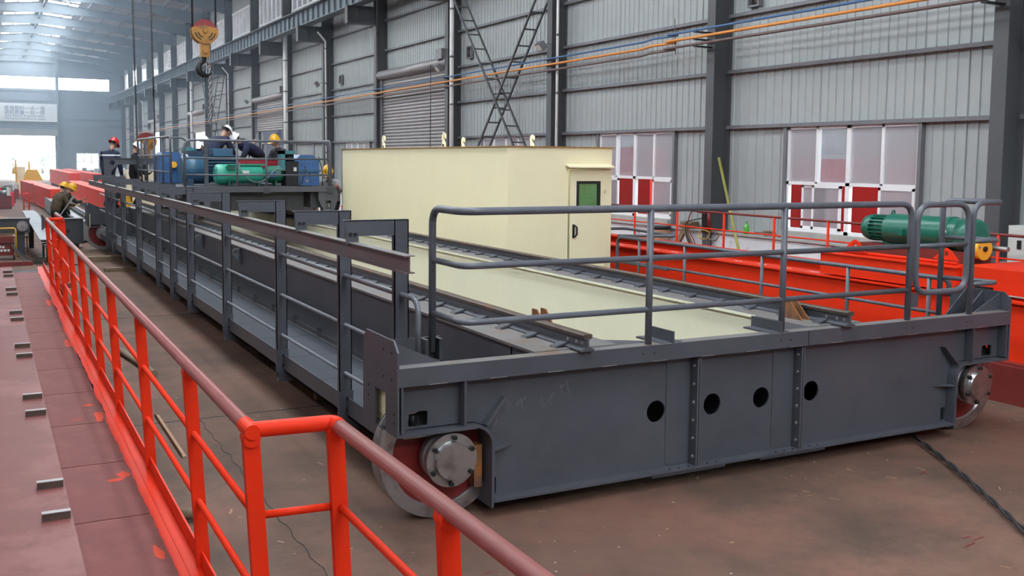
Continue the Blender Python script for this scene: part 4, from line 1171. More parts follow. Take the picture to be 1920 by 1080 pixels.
TOPX, BOTX, TZ = 0.893, 0.952, 1.375
def rpost(y, xt, xb):
    p = MB().bar((xb, y, 0.29), (xt, y, TZ), 0.065, 0.04, up=(0, 1, 0)).build('post', 'orange_paint', RW)
    MB().lathe((xt, y, TZ - 0.005), (0, 1, 0), [(-0.034, 0.034), (0.034, 0.034)], 14).build('saddle', 'orange_paint', p)
for y in (3.90, 5.25, 7.1, 8.9, 10.4, 11.8, 13.3, 15.2, 16.8, 18.5): rpost(y, TOPX, BOTX)
lerpx = lambda z: BOTX + (TOPX - BOTX) * (z - 0.29) / (TZ - 0.29)
MB().tube([(TOPX, 3.95, 1.40), (TOPX, 18.52, 1.40)], 0.030, 14).build('handrail', 'primer_pipe', RW)
for z in (1.05, 0.69): MB().tube([(lerpx(z), 3.9, z), (lerpx(z), 18.5, z)], 0.016, 10).build('mid_rail', 'orange_paint', RW)
NX = 1.225
for y in (3.86, 2.74, 1.4, 0.0): rpost(y, NX, NX + 0.05)
MB().tube([(NX, 3.80, 1.40), (NX, -2.3, 1.40)], 0.030, 14).build('handrail', 'primer_pipe', RW)
for z in (1.05, 0.69): MB().tube([(NX + 0.02, 3.86, z), (NX + 0.02, -2.3, z)], 0.016, 10).build('mid_rail', 'orange_paint', RW)
MB().tube(rnd([(TOPX, 4.0, 1.40), (TOPX, 3.9, 1.40), (NX, 3.87, 1.40), (NX, 3.79, 1.40)], 0.03, 4), 0.032, 14).build('cross_rail', 'orange_paint', RW)
MB().lathe((TOPX, 3.87, 1.40), (0, 1, 0), [(-0.012, 0.0), (-0.012, 0.03), (0.1, 0.033)], 16).build('rail_end', 'orange_paint', RW)
for z in (1.05, 0.69): MB().tube([(lerpx(z), 3.9, z), (NX + 0.02, 3.87, z)], 0.016, 10).build('cross_bar', 'orange_paint', RW)
MB().box(0.94, 1.32, gy0, 4.0, 0.25, 0.33).build('wide_deck', 'deck_primer', RW)
# far jog of the same railing
for y in (18.55, 19.5, 20.35): rpost(y, 1.14, 1.19)
MB().tube([(1.14, 18.5, 1.40), (1.14, 20.4, 1.40)], 0.030, 12).build('handrail', 'primer_pipe', RW)
MB().tube([(TOPX, 18.52, 1.40), (1.14, 18.52, 1.40)], 0.030, 12).build('cross_rail', 'orange_paint', RW)
for z in (1.05, 0.69):
    MB().tube([(lerpx(z), 18.5, z), (1.16, 18.52, z)], 0.016, 8).build('cross_bar', 'orange_paint', RW)
    MB().tube([(1.16, 18.5, z), (1.16, 20.35, z)], 0.016, 8).build('mid_rail', 'orange_paint', RW)
MB().box(0.94, 1.25, 18.3, gy1, 0.25, 0.33).build('wide_deck', 'deck_primer', RW)
MB().box(0.1, 0.75, 21.0, 21.04, 0.385, 0.47).build('end_lip', 'primer_dark', RW)

# ================================================================== ORANGE CRANE BEYOND THE BRIDGE (right)
OC = thing('orange_girder_crane', (9.9, 12.0, 0.0), 'orange red double girder crane lying on the floor behind the grey bridge', 'crane')
oy0, oy1 = 2.0, 29.0
MB().box(9.45, 9.465, oy0, oy1, 0.42, 1.03).box(9.68, 9.695, oy0, oy1, 0.42, 1.03).build('web_box', 'orange_paint', OC)
MB().box(9.40, 9.745, oy0, oy1, 1.03, 1.05).build('top_flange', 'orange_paint', OC)
MB().box(9.34, 9.80, oy0, oy1, 0.395, 0.42).build('bottom_flange', 'primer_dark', OC)
MB().box(9.30, 9.80, oy0, 9.5, 0.0, 0.395).build('support_beam', 'primer_dark', OC)
MB().box(9.38, 9.96, 20, 21, 0.0, 0.395).build('support_beam', 'primer_dark', OC)
MB().box(10.22, 10.235, 8.0, oy1, 0.30, 1.09).box(10.42, 10.435, 8.0, oy1, 0.30, 1.09).build('web_box', 'orange_paint', OC)
MB().box(10.17, 10.45, 8.0, oy1, 1.09, 1.107).build('top_flange', 'orange_paint', OC)
MB().box(10.2, 10.45, 9.0, oy1, 0.0, 0.3).build('support_beam', 'primer_dark', OC)
for i in range(26):
    y = 8.6 + i * 0.5
    MB().box(9.56, 9.58, y, y + 0.16, 1.05, 1.053).build('weld', 'label_white', OC)
    MB().box(10.28, 10.30, y + 2.0, y + 2.16, 1.107, 1.11).build('weld', 'label_white', OC)
# hoist end carriage resting on the girder
EC = thing('orange_end_carriage', (9.7, 8.5, 1.085), 'orange box end carriage resting across the orange girder below the green hoist', 'end carriage')
MB().box(9.44, 9.78, 7.42, 9.45, 1.07, 1.325).build('side_box', 'orange_paint', EC)
MB().box(9.42, 9.80, 7.40, 9.47, 1.325, 1.34).build('flange', 'orange_paint', EC)
MB().tube([(9.62, 7.55, 1.36), (9.62, 9.35, 1.36)], 0.02, 8).build('bar', 'orange_paint', EC)
MB().box(10.30, 10.42, 7.42, 9.45, 1.12, 1.30).build('side_box', 'orange_paint', EC)
MB().box(9.85, 10.8, 6.75, 7.42, 1.12, 1.36).build('cross_box', 'orange_paint', EC)
MB().box(9.50, 9.85, 6.60, 7.42, 1.10, 1.36).build('cross_box', 'orange_paint', EC)
for x, y in ((9.6, 7.7), (9.9, 6.70), (10.6, 7.2), (9.55, 9.0)):
    MB().prism([(y - 0.17, 1.39), (y + 0.17, 1.39), (y + 0.05, 1.50), (y, 1.525), (y - 0.06, 1.50)], [circ(y - 0.01, 1.46, 0.03, 10)], 'yz', x, x + 0.02).build('lifting_lug', 'orange_paint', EC)
MB().box(9.95, 10.25, 7.6, 9.3, 1.10, 1.46).build('hoist_bed', 'primer_dark', EC)
MB().box(9.46, 9.8, 7.0, 7.2, 1.085, 1.16).build('packer', 'bolt_black', EC)
# green wire rope hoist
WH = thing('wire_rope_hoist', (10.1, 8.4, 1.46), 'dark green barrel shaped electric rope hoist with yellow end wheel', 'hoist')
hz, hx = 1.655, 10.1
b = MB().lathe((hx, 9.32, hz), (0, -1, 0), [(0.38, 0.150), (0.40, 0.185), (0.44, 0.19), (1.22, 0.19), (1.25, 0.175)], 30).build('drum', 'green_machine', WH)
MB().lathe((hx, 9.32, hz), (0, -1, 0), [(0.0, 0.0), (0.0, 0.10), (0.03, 0.145), (0.09, 0.165), (0.16, 0.17), (0.16, 0.14)], 26, smooth='all').build('fan_cover', 'green_machine', WH)
mo = MB().lathe((hx, 9.32, hz), (0, -1, 0), [(0.15, 0.14), (0.38, 0.14)], 24).build('motor_body', 'green_machine', WH)
fnm = MB().box(-0.006, 0.006, -0.115, 0.115, 0.13, 0.168).mesh('fin', 'green_machine')
for i in range(20):
    o = inst(fnm, 'fin', (hx, 9.32 - 0.265, hz), mo, rot=(0, 2 * PI * i / 20, 0))
MB().lathe((hx, 9.32, hz), (0, -1, 0), [(1.25, 0.175), (1.27, 0.20), (1.33, 0.20), (1.34, 0.18), (1.50, 0.185), (1.64, 0.16), (1.68, 0.10), (1.68, 0.0)], 28).build('gear_case', 'green_machine', WH)
MB().lathe((hx, 7.86, hz - 0.01), (0, -1, 0), [(0.0, 0.2), (0.17, 0.2), (0.22, 0.17), (0.24, 0.10), (0.24, 0.0)], 28).build('gear_cover', 'green_machine', WH)
MB().prism([(hx - 0.16, hz - 0.02), (hx + 0.12, hz - 0.02), (hx + 0.10, hz - 0.22), (hx - 0.12, hz - 0.22)], (), 'xz', 7.585, 7.63).build('cover_plate', 'green_machine', WH)
yw = MB().lathe((hx - 0.10, 7.60, hz - 0.14), (0, -1, 0), [(-0.02, 0.0), (-0.02, 0.13), (0.10, 0.13), (0.10, 0.0)], 24).build('trolley_wheel', 'yellow_paint', WH)
MB().lathe((hx - 0.10, 7.50, hz - 0.14), (0, -1, 0), [(0.0, 0.03), (0.02, 0.03), (0.02, 0.0)], 14).build('axle', 'bolt_black', yw)
MB().lathe((hx - 0.185, 7.50, hz - 0.12), (0, -1, 0), [(0.0, 0.014), (0.003, 0.014), (0.003, 0.0)], 12).build('sticker', 'blue_box', yw)
MB().tube([(hx + 0.1, 7.35, hz - 0.14), (hx + 0.1, 7.6, hz - 0.14)], 0.03, 8).build('shaft', 'steel_dull', WH)
MB().box(hx - 0.23, hx - 0.15, 8.55, 8.62, hz - 0.06, hz + 0.02).box(hx - 0.19, hx - 0.15, 8.45, 8.7, hz + 0.0, hz + 0.02).build('bracket', 'green_machine', WH)
MB().lathe((hx, 8.90, hz + 0.205), (0, 1, 0), [(-0.008, 0.018), (-0.008, 0.032), (0.008, 0.032), (0.008, 0.018)], 14, ring=True).build('eye_bolt', 'green_machine', WH)
MB().box(hx - 0.06, hx + 0.06, 8.0, 9.0, hz - 0.2, hz - 0.15).build('saddle', 'green_machine', WH)
text_mesh('8t  6m', 0.07, 'ink_red', WH, (hx - 0.17, 7.85, hz + 0.07), (PI / 2 - 0.35, 0, -PI / 2), name='lettering')
MB().prism([(7.95, hz + 0.02), (8.03, hz + 0.02), (7.99, hz + 0.09)], (), 'yz', hx - 0.186, hx - 0.184).build('warning_sticker', 'label_white', WH)
# orange railing along the next girder by the wall
OR = thing('orange_railing_girder', (12.0, 15.0, 0.0), 'low orange girder with red pipe handrail along the white wall plinth', 'girder')
MB().box(11.80, 12.2, 4.0, 26.0, 0.12, 0.45).build('web_box', 'orange_paint', OR)
MB().box(11.8, 12.2, 5.0, 5.6, 0.0, 0.12).box(11.8, 12.2, 24, 24.6, 0.0, 0.12).build('support', 'primer_dark', OR)
for y in (6.0, 7.4, 8.8, 10.4, 11.87, 13.12, 14.44, 15.85, 17.3, 18.7, 20.1, 21.5, 22.9, 24.3):
    MB().tube([(12.0, y, 0.45), (12.0, y, 1.53)], 0.022, 8).build('post', 'orange_paint', OR)
MB().tube([(12.0, 4.5, 1.535), (12.0, 25.8, 1.535)], 0.021, 10).build('handrail', 'primer_dark', OR)
MB().tube([(12.0, 4.5, 1.22), (12.0, 25.8, 1.22)], 0.013, 8).build('mid_rail', 'orange_paint', OR)

# ================================================================== THINGS ON THE RIGHT WALL
def wall_pipe(name, mat, z, z2, dy, label, r):
    yl = 17.55 + dy
    pts = rnd([(12.90, -8.0, z), (12.90, yl, z), (13.20, yl, (z + z2) / 2), (13.20, yl + 0.9, z2), (13.22, yl + 1.3, z2 - 0.03), (13.22, 112.0, z2 - 0.28)], 0.06, 4)
    return solo(MB().tube(pts, r, 8), name, mat, label, 'pipe')
wall_pipe('gas_pipe', 'blue_pipe', 5.14, 5.17, 0.0, 'thin blue gas pipe running along the right wall, topmost of three', 0.024)
wall_pipe('gas_pipe', 'orange_pipe', 5.0, 5.02, 0.05, 'orange gas pipe along the right wall, between blue and brown pipes', 0.03)
wall_pipe('gas_pipe', 'brown_pipe', 4.86, 4.87, 0.10, 'brown gas pipe along the right wall, lowest of three', 0.03)
bkn = MB().box(12.86, 13.28, -0.05, 0.05, 4.80, 4.825).box(12.86, 13.28, -0.05, 0.05, 4.94, 4.965).box(12.86, 13.28, -0.05, 0.05, 5.09, 5.115).mesh('pipe_clamp', 'black')
for k in range(K0, 2): inst(bkn, 'pipe_clamp', (0, COLY(k), 0), tr1)
MB().tube([(13.1, 17.5, 4.75), (13.1, 17.55, 5.5)], 0.01, 6).build('pipe_hanger', 'brown_pipe', tr1)
bkt = MB().box(13.20, 13.28, -0.10, 0.10, 4.845, 4.87).box(13.20, 13.28, -0.10, 0.10, 4.985, 5.01).box(13.20, 13.28, -0.10, 0.10, 5.14, 5.165).mesh('pipe_clamp', 'black')
for k in range(2, 12): inst(bkt, 'pipe_clamp', (0, COLY(k), -0.02 - 0.018 * (k - 1)), tr1)
def downpipe(y, z1, r, label, x=None, mat='pvc', kink=False):
    x = x or 13.35 - r * 1.2
    t = thing('downpipe', (x, y, 0), label, 'pipe')
    pts = [(x, y, 0.02), (x, y, z1)]
    if kink: pts = rnd([(x, y, 0.02), (x, y, z1), (x - 0.35, y, z1 + 0.38)], 0.06, 3)
    MB().tube(pts, r, 12).build('pipe', mat, t)
    for i in range(int(z1 / 1.5)):
        MB().tube([(x, y, 1.2 + i * 1.5), (x, y, 1.26 + i * 1.5)], r * 1.18, 12).build('collar', 'girt_paint', t)
downpipe(29.45, 12.0, 0.07, 'thick white plastic downpipe beside the roller shutter column')
downpipe(49.2, 9.0, 0.11, 'tall white downpipe left of the white downpipe with kinked top')
downpipe(22.85, 12.0, 0.035, 'thin pale conduit down the column behind the cream cabin', mat='pvc')
downpipe(42.9, 7.55, 0.04, 'slim pale pipe kinked out to runway at top, mid wall', kink=True)
downpipe(62.7, 7.55, 0.04, 'slim pale kinked pipe far along the wall, near the chain', kink=True)
downpipe(74.6, 8.9, 0.10, 'white downpipe far down the wall behind the near hook block')
downpipe(100.0, 7.5, 0.05, 'most distant pale pipe near the end wall corner', kink=True)
downpipe(36.5, 12.0, 0.03, 'thin conduit on the column left of the closed shutter', mat='steel_dull')
def flood(y, z, label):
    t = thing('floodlight', (13.05, y, z), label, 'light', 'wall floodlights')
    MB().bar((13.05, y, z), (12.93, y, z - 0.10), 0.26, 0.22, up=(0, 0, 1)).build('housing', 'girt_paint', t)
    MB().bar((12.93, y, z - 0.10), (12.925, y, z - 0.104), 0.21, 0.17, up=(0, 0, 1)).build('lens', 'lamp_glass', t)
    MB().bar((13.05, y, z), (13.28, y, z + 0.03), 0.03, 0.02).build('bracket', 'girt_paint', t)
flood(23.15, 5.5, 'square floodlight on the column above the cream cabin')
flood(29.85, 5.45, 'square floodlight at the right end of the closed shutter')
flood(43.2, 5.75, 'small floodlight on the column left of the tall downpipe')
flood(56.6, 5.6, 'small floodlight near the hanging chain')
def fan(y, z, label):
    t = thing('exhaust_fan', (13.7, y, z), label, 'fan')
    MB().prism(rect(y - 0.17, y + 0.17, z - 0.2, z + 0.2), [rect(y - 0.13, y + 0.13, z - 0.16, z + 0.16)], 'yz', 13.62, 13.72).build('frame', 'girt_paint', t)
    MB().box(13.715, 13.722, y - 0.14, y + 0.14, z - 0.17, z + 0.17).build('back', 'black', t)
    for a in range(3):
        MB().bar((13.69, y, z), (13.69, y + 0.12 * math.cos(a * 2.1), z + 0.12 * math.sin(a * 2.1)), 0.07, 0.01, up=(1, 0.2, 0)).build('blade', 'rail_rust', t)
fan(28.95, 5.85, 'small square exhaust fan in wall beside the lattice brace')
fan(15.7, 5.75, 'square exhaust fan at the top above the near window')
fan(41.9, 5.85, 'small square exhaust fan far left of the closed shutter')
def lattice(y0, y1, z0, z1, label, x=13.12):
    t = thing('lattice_brace', (x, (y0 + y1) / 2, z0), label, 'brace')
    a0, a1 = Vector((x - 0.19, y0, z0)), Vector((x - 0.19, y1, z1))
    b0, b1 = Vector((x + 0.19, y0, z0)), Vector((x + 0.19, y1, z1))
    MB().bar(a0, a1, 0.05, 0.05).build('chord', 'column_paint', t)
    MB().bar(b0, b1, 0.05, 0.05).build('chord', 'column_paint', t)
    n = 14
    for i in range(1, n):
        MB().bar(a0.lerp(a1, i / n), b0.lerp(b1, i / n), 0.025, 0.04).build('batten', 'column_paint', t)
lattice(23.4, 29.2, 1.57, 8.07, 'lattice ladder brace behind the cream cabin, its top by the white downpipe', 13.13)
lattice(28.5, 23.4, 1.12, 6.81, 'lattice ladder brace whose top leans towards the floodlight column', 13.19)
lattice(63.6, 69.6, 1.2, 8.1, 'distant lattice brace leaning left, beside the hanging chain', 13.13)
lattice(69.6, 63.6, 1.2, 8.1, 'distant lattice brace leaning right, beside the hanging chain', 13.19)
# chain pull of the shutter
solo(MB().tube([(13.2, 31.0, 5.6), (13.2, 31.02, 1.2)], 0.012, 6), 'shutter_chain', 'rope_dark', 'thin pull chain hanging in front of the closed shutter', 'chain')

# ---------------- clutter along the plinth
t = thing('fibre_drum', (13.1, 17.9, 0), 'brown cardboard drum with white label standing by the plinth', 'drum')
MB().lathe((13.1, 17.9, 0.0), (0, 0, 1), [(0, 0.2), (0.02, 0.23), (0.98, 0.23), (1.0, 0.2)], 24).build('body', 'cardboard', t)
MB().lathe((13.1, 17.9, 1.0), (0, 0, 1), [(0, 0.235), (0.06, 0.235), (0.06, 0.0)], 24).build('lid', 'black', t)
MB().box(12.85, 12.866, 17.82, 18.0, 0.78, 0.93).build('label', 'label_white', t)
text_mesh('NSI', 0.09, 'ink_red', t, (12.848, 17.98, 0.82), (PI / 2, 0, -PI / 2))
t = thing('soda_bottle', (13.5, 15.55, 1.03), 'small bright green plastic bottle on the window ledge', 'bottle')
MB().lathe((13.5, 15.55, 1.03), (0, 0, 1), [(0, 0.04), (0.02, 0.05), (0.16, 0.05), (0.21, 0.02), (0.24, 0.018)], 14).build('body', 'bottle_green', t)
MB().lathe((13.5, 15.55, 1.27), (0, 0, 1), [(0, 0.02), (0.03, 0.02), (0.03, 0)], 10).build('cap', 'green_bright', t)
random.seed(11)
for i in range(7):
    x = 13.42 + (i % 4) * 0.08 + (0.04 if i > 3 else 0); z = 1.03 + 0.042 + (i // 4) * 0.07
    solo(MB().tube([(x, 17.25, z), (x, 17.62, z)], 0.04, 10), 'steel_roller', 'wood', 'short dark round offcut in the small pile on the ledge under the second window', 'offcut', 'offcuts piled on the ledge')
for i in range(5):
    a = random.uniform(-0.3, 0.3)
    solo(MB().tube(rnd([(13.5, 14.6 + i * 0.04, 1.05 + i * 0.012), (13.52, 14.75, 1.08 + i * 0.015), (13.45, 15.0 + a, 1.05 + i * 0.02)], 0.05, 3), 0.012, 6), 'cut_cable', 'wood', 'loose brown cable end lying on the ledge beside the near window', 'cable', 'cable ends on the ledge')
solo(MB().tube([(13.2, 16.1, 2.55), (12.3, 14.05, 0.0)], 0.028, 8), 'bamboo_pole', 'bamboo', 'long yellow green pole leaning on the column', 'pole')
t = thing('electric_cabinet', (13.0, 8.7, 0), 'pale grey steel cabinet with warning labels at the right picture edge', 'cabinet')
MB().box(12.75, 13.3, 7.6, 9.2, 0.0, 1.62).build('body', 'cabinet_grey', t)
MB().box(12.735, 12.75, 7.65, 8.38, 0.1, 1.57).build('door', 'cabinet_grey', t)
MB().box(12.735, 12.75, 8.42, 9.15, 0.1, 1.57).build('door', 'cabinet_grey', t)
for y in (8.45, 8.98): MB().box(12.72, 12.735, y, y + 0.06, 1.3, 1.42).build('lock', 'bolt_black', t)
MB().box(12.73, 12.735, 8.6, 8.8, 1.02, 1.18).box(12.73, 12.735, 8.85, 9.05, 0.95, 1.1).build('warning_label', 'label_white', t)
MB().box(12.728, 12.731, 8.62, 8.78, 1.05, 1.10).build('label_print', 'ink_black', t)
t = thing('fuse_panel', (13.27, 16.55, 1.0), 'small black fuse panel with red cable strapped to the column', 'panel')
MB().box(13.24, 13.28, 16.47, 16.65, 1.0, 1.42).build('plate', 'bolt_black', t)
MB().tube(rnd([(13.2, 16.5, 1.4), (13.15, 16.9, 1.45), (13.12, 17.0, 1.1), (13.15, 16.75, 0.8), (13.1, 16.6, 0.5)], 0.12, 5), 0.012, 6).build('red_cable', 'wheel_red', t)
MB().tube(rnd([(13.2, 16.6, 1.3), (13.1, 17.05, 1.2), (13.1, 16.95, 0.85), (13.05, 16.6, 0.6), (13.05, 16.9, 0.4)], 0.15, 5), 0.012, 6).build('black_cable', 'black', t)
MB().tube([(13.25, 16.42, 1.0), (13.25, 16.42, 1.55)], 0.04, 10).build('extinguisher', 'wheel_red', t)
for i, (y, c) in enumerate(((16.2, 'hazard_cable'), (15.9, 'wood'))):
    pts = []
    for k in range(26):
        a = k * 0.62
        pts.append((12.95 + 0.03 * math.sin(a * 3), y + 0.16 * math.cos(a), 0.97 + 0.10 * math.sin(a) + 0.02))
    solo(MB().tube(pts, 0.014, 5), 'cable_coil', c, ('yellow cable coil at the foot of the column' if i == 0 else 'brown cable bundle at the foot of the column'), 'cable')
pts = []
for k in range(40):
    a = k * 0.5
    pts.append((12.05 + 0.10 * math.sin(a), 14.4 + 0.14 * math.cos(a), 0.47 + 0.03 * (k / 40)))
solo(MB().tube(pts, 0.013, 5), 'cable_coil', 'black', 'flat black cable coil lying on the orange girder by the pole', 'cable')
def leaf_bag(x, y, label):
    solo(MB().bar((x, y, 0.5), (x + 0.12, y - 0.35, 1.15), 0.12, 0.06, up=(1, 0, 0)).bar((x, y - 0.35, 1.15), (x + 0.08, y - 0.55, 0.7), 0.09, 0.05, up=(1, 0, 0)), 'scrap_bracket', 'wood', label, 'scrap')
leaf_bag(13.1, 17.45, 'rusty bent bracket leaning beside the cardboard drum')
for i, y in enumerate((16.95, 16.2, 13.75)):
    solo(MB().box(12.05, 12.2, y, y + 0.14, 0.45, 0.78).box(12.05, 12.08, y, y + 0.14, 0.78, 0.84), 'steel_stub', 'bolt_black', ('black steel stub on orange girder near the drum', 'black steel stub on orange girder near the fuse panel', 'black steel stub on orange girder below the ledge cables')[i], 'stub')
# yellow and black cable on the right girder
pts = []
for k in range(52):
    a = k * 0.55
    pts.append((6.50 + 0.05 * math.sin(a * 0.7), 7.05 + 0.16 * math.cos(a) + 0.002 * k, 1.135 + 0.085 * abs(math.sin(a * 0.5))))
t = thing('tangled_cable', (6.5, 7.05, 1.12), 'yellow and black tangled cable lying behind the right rail end', 'cable')
MB().tube(pts, 0.009, 5).build('coil', 'hazard_cable', t)
MB().tube([(6.50, 6.72, 1.135), (6.52, 6.88, 1.15)], 0.014, 8).build('plug', 'steel_dull', t)

# ================================================================== FLOOR CLUTTER
pts = []
A, B = Vector((8.2, 7.9, 0.03)), Vector((5.2, 2.7, 0.03))
def rope(name, A, B, r, label, bow=0.12):
    n = 140
    m = MB()
    d = (B - A); s = Vector((-d.y, d.x, 0)).normalized()
    for ph in (0, PI):
        pts = []
        for k in range(n):
            u = k / (n - 1)
            c = A.lerp(B, u) + s * (bow * math.sin(PI * u * 1.3))
            a = ph + u * d.length / 0.09
            pts.append(c + s * (r * math.cos(a)) + Vector((0, 0, r * math.sin(a) + r)))
        m.tube(pts, r, 5)
    return solo(m, name, 'rope_dark', label, 'rope')
rope('wire_rope', A, B, 0.011, 'twisted dark wire rope lying across the floor at lower right')
random.seed(4)
ck = MB(); cp = [(1.72 + 0.012 * math.sin(i * 1.7) + random.uniform(-0.008, 0.008), 1.9 + i * 0.1, 0.001) for i in range(80)]
ck.tube(cp, 0.004, 4).build('crack', 'rope_dark', floor)
random.seed(9)
fk = MB()
for i in range(160):
    x, y = random.uniform(1.3, 9.0), random.uniform(1.5, 14.0)
    a = random.uniform(0, PI); l = random.uniform(0.01, 0.05); w = random.uniform(0.003, 0.008)
    dx, dy = math.cos(a), math.sin(a)
    fk._add([(x + dx * l - dy * w, y + dy * l + dx * w, 0.0012), (x - dx * l - dy * w, y - dy * l + dx * w, 0.0012), (x - dx * l + dy * w, y - dy * l - dx * w, 0.0012), (x + dx * l + dy * w, y + dy * l - dx * w, 0.0012)], [(0, 1, 2, 3)])
fk.build('paint_flecks', 'cardboard', floor, kind='stuff')
fk = MB()
for x, y in ((5.7, 4.3), (5.75, 4.25), (5.6, 4.2), (7.7, 6.3), (7.9, 6.4), (8.3, 6.0), (2.6, 5.2), (2.2, 4.3), (3.1, 4.9), (6.6, 5.4)):
    l = random.uniform(0.02, 0.07); w = 0.006; a = random.uniform(-0.4, 0.4); dx, dy = math.cos(a), math.sin(a)
    fk._add([(x + dx * l - dy * w, y + dy * l + dx * w, 0.0014), (x - dx * l - dy * w, y - dy * l + dx * w, 0.0014), (x - dx * l + dy * w, y - dy * l - dx * w, 0.0014), (x + dx * l + dy * w, y + dy * l - dx * w, 0.0014)], [(0, 1, 2, 3)])
fk.build('red_flecks', 'primer_dark', floor, kind='stuff')
solo(MB().tube([(1.42, 13.4, 0.04), (1.62, 11.7, 0.04)], 0.035, 10), 'steel_tube', 'wood', 'short rusty steel tube on the floor between railing and walkway', 'tube')
solo(MB().box(1.36, 1.40, 8.4, 9.9, 0.0, 0.008).box(1.36, 1.366, 8.4, 9.9, 0.0, 0.035), 'angle_bar', 'cardboard', 'rusty angle bar lying on the floor behind the orange railing', 'bar')
solo(MB().tube([(1.10, 6.9, 0.05), (1.25, 6.85, 0.05)], 0.04, 12), 'pipe_offcut', 'wood', 'short pipe offcut on the floor beside the orange toe board', 'offcut')
solo(MB().box(2.2, 3.2, 22.9, 23.1, 0, 0.08), 'timber_sleeper', 'wood', 'long dark timber on floor below the far walkway end, nearer one', 'timber')
solo(MB().box(2.0, 3.1, 25.2, 25.45, 0, 0.12), 'timber_sleeper', 'wood', 'dark timber on floor near the far grey wheel', 'timber')
solo(MB().box(2.92, 3.06, 9.8, 9.92, 0, 0.1), 'wood_block', 'wood', 'small pale wood block on floor under the near walkway', 'block')
solo(MB().box(3.0, 3.3, 7.4, 7.8, 0, 0.11).box(3.6, 3.9, 7.4, 7.8, 0, 0.115), 'bridge_support', 'wood', 'timber packing under the near end of the left girder', 'support')
solo(MB().box(6.6, 6.9, 6.9, 7.3, 0, 0.115), 'bridge_support', 'rust', 'rusty steel block under the right girder end', 'support')

# ================================================================== HANGING HOOK BLOCKS
def hook_block(cx, cy, zc, R, name_label, ropes_z, tilt, hook=True):
    t = thing('hook_block', (cx, cy, zc - 1.1), name_label, 'hook block')
    MB().lathe((cx, cy, zc), (0, 1, 0), [(-0.09, R * 0.25), (-0.09, R * 1.0), (-0.05, R * 1.0), (-0.02, R * 0.86), (0.02, R * 0.86), (0.05, R * 1.0), (0.09, R * 1.0), (0.09, R * 0.25)], 30).build('sheave', 'hook_red', t)
    def cheek(y0, y1):
        p = []
        for k in range(13):
            a = PI * 1.0 + PI * k / 12
            p.append((cx + R * 1.12 * math.cos(a), zc - 0.02 + R * 1.05 * math.sin(a)))
        p += [(cx + R * 1.12, zc + 0.06), (cx + R * 0.6, zc + R * 0.35), (cx, zc + R * 0.45), (cx - R * 0.6, zc + R * 0.35), (cx - R * 1.12, zc + 0.06)]
        return MB().prism(p, (), 'xz', y0, y1)
    cheek(cy - 0.13, cy - 0.10).build('cheek_plate', 'hook_yellow', t)
    cheek(cy + 0.10, cy + 0.13).build('cheek_plate', 'hook_yellow', t)
    for rr in (0.62, 0.85):
        pts = [(cx + R * rr * math.cos(a), cy - 0.135, zc + R * rr * math.sin(a)) for a in [PI + 0.25 + k * 0.9 / 8 for k in range(9)]]
        MB().tube(pts, 0.012, 5).build('stripe', 'ink_black', t)
        MB().tube([(2 * cx - a, b, c) for a, b, c in pts], 0.012, 5).build('stripe', 'ink_black', t)
    MB().lathe((cx, cy - 0.14, zc), (0, 1, 0), [(-0.03, 0.0), (-0.03, 0.05), (0.0, 0.06)], 12).build('pin', 'hook_yellow', t)
    MB().box(cx - 0.10, cx + 0.10, cy - 0.1, cy + 0.1, zc - R - 0.33, zc - R + 0.05).build('shank_block', 'hook_yellow', t)
    MB().lathe((cx, cy - 0.1, zc - R - 0.2), (0, 1, 0), [(-0.03, 0.0), (-0.03, 0.05), (0.0, 0.05)], 12).build('trunnion', 'hook_yellow', t)
    hz = zc - R - 0.33
    if hook:
        pts = [(cx, cy, hz), (cx - 0.02, cy, hz - 0.08)]; rr = [0.045, 0.05]
        for k in range(12):
            a = PI * 0.60 + k * (PI * 1.22) / 11
            pts.append((cx + 0.02 + 0.16 * math.cos(a), cy, hz - 0.25 + 0.16 * math.sin(a)))
            rr.append(0.045 + 0.03 * math.sin(PI * min(1, k / 9)) if k < 9 else 0.05 - 0.012 * (k - 8))
        MB().tube(pts, rr, 10).build('hook', 'steel_dull' if False else 'bolt_black', t)
        MB().tube([(cx + 0.03, cy, hz - 0.03), (cx + 0.16, cy, hz - 0.19)], 0.015, 6).build('safety_latch', 'steel', t)
    for s in (-1, 1):
        for d in (-0.05, 0.05):
            MB().tube([(cx + s * R * 0.98 + d * 0.4, cy + d, zc), (cx + s * R * 0.98 + tilt * (ropes_z - zc) + d * 0.4, cy + d, ropes_z)], 0.012, 6).build('wire_rope', 'rope_dark', t)
    return t
hook_block(4.57, 24.0, 5.36, 0.265, 'yellow and red hook block hanging with a chain on its hook', 9.3, 0.0)
hook_block(4.47, 33.0, 2.95, 0.27, 'lower yellow hook block hanging behind the white helmeted worker', 9.3, -0.01)
# chain from the nearer hook
link = MB().tube([(0.026 * math.cos(a), 0, 0.052 * math.sin(a)) for a in [2 * PI * k / 10 for k in range(11)]], 0.012, 5, caps=False).mesh('chain_link', 'steel')
cht = thing('lifting_chain', (4.66, 24.0, 3.2), 'grey link chain dangling from the nearer hook', 'chain')
z = 4.53; i = 0
while z > 3.22:
    inst(link, 'chain_link', (4.66 + 0.02 * math.sin(z * 2), 24.0, z), cht, rot=(0, 0, (PI / 2) * (i % 2))); z -= 0.078; i += 1
MB().tube([(4.66 + 0.03 * math.cos(a), 24.0, 4.62 + 0.05 * math.sin(a)) for a in [2 * PI * k / 10 for k in range(11)]], 0.01, 6, caps=False).build('shackle', 'wheel_red', cht)
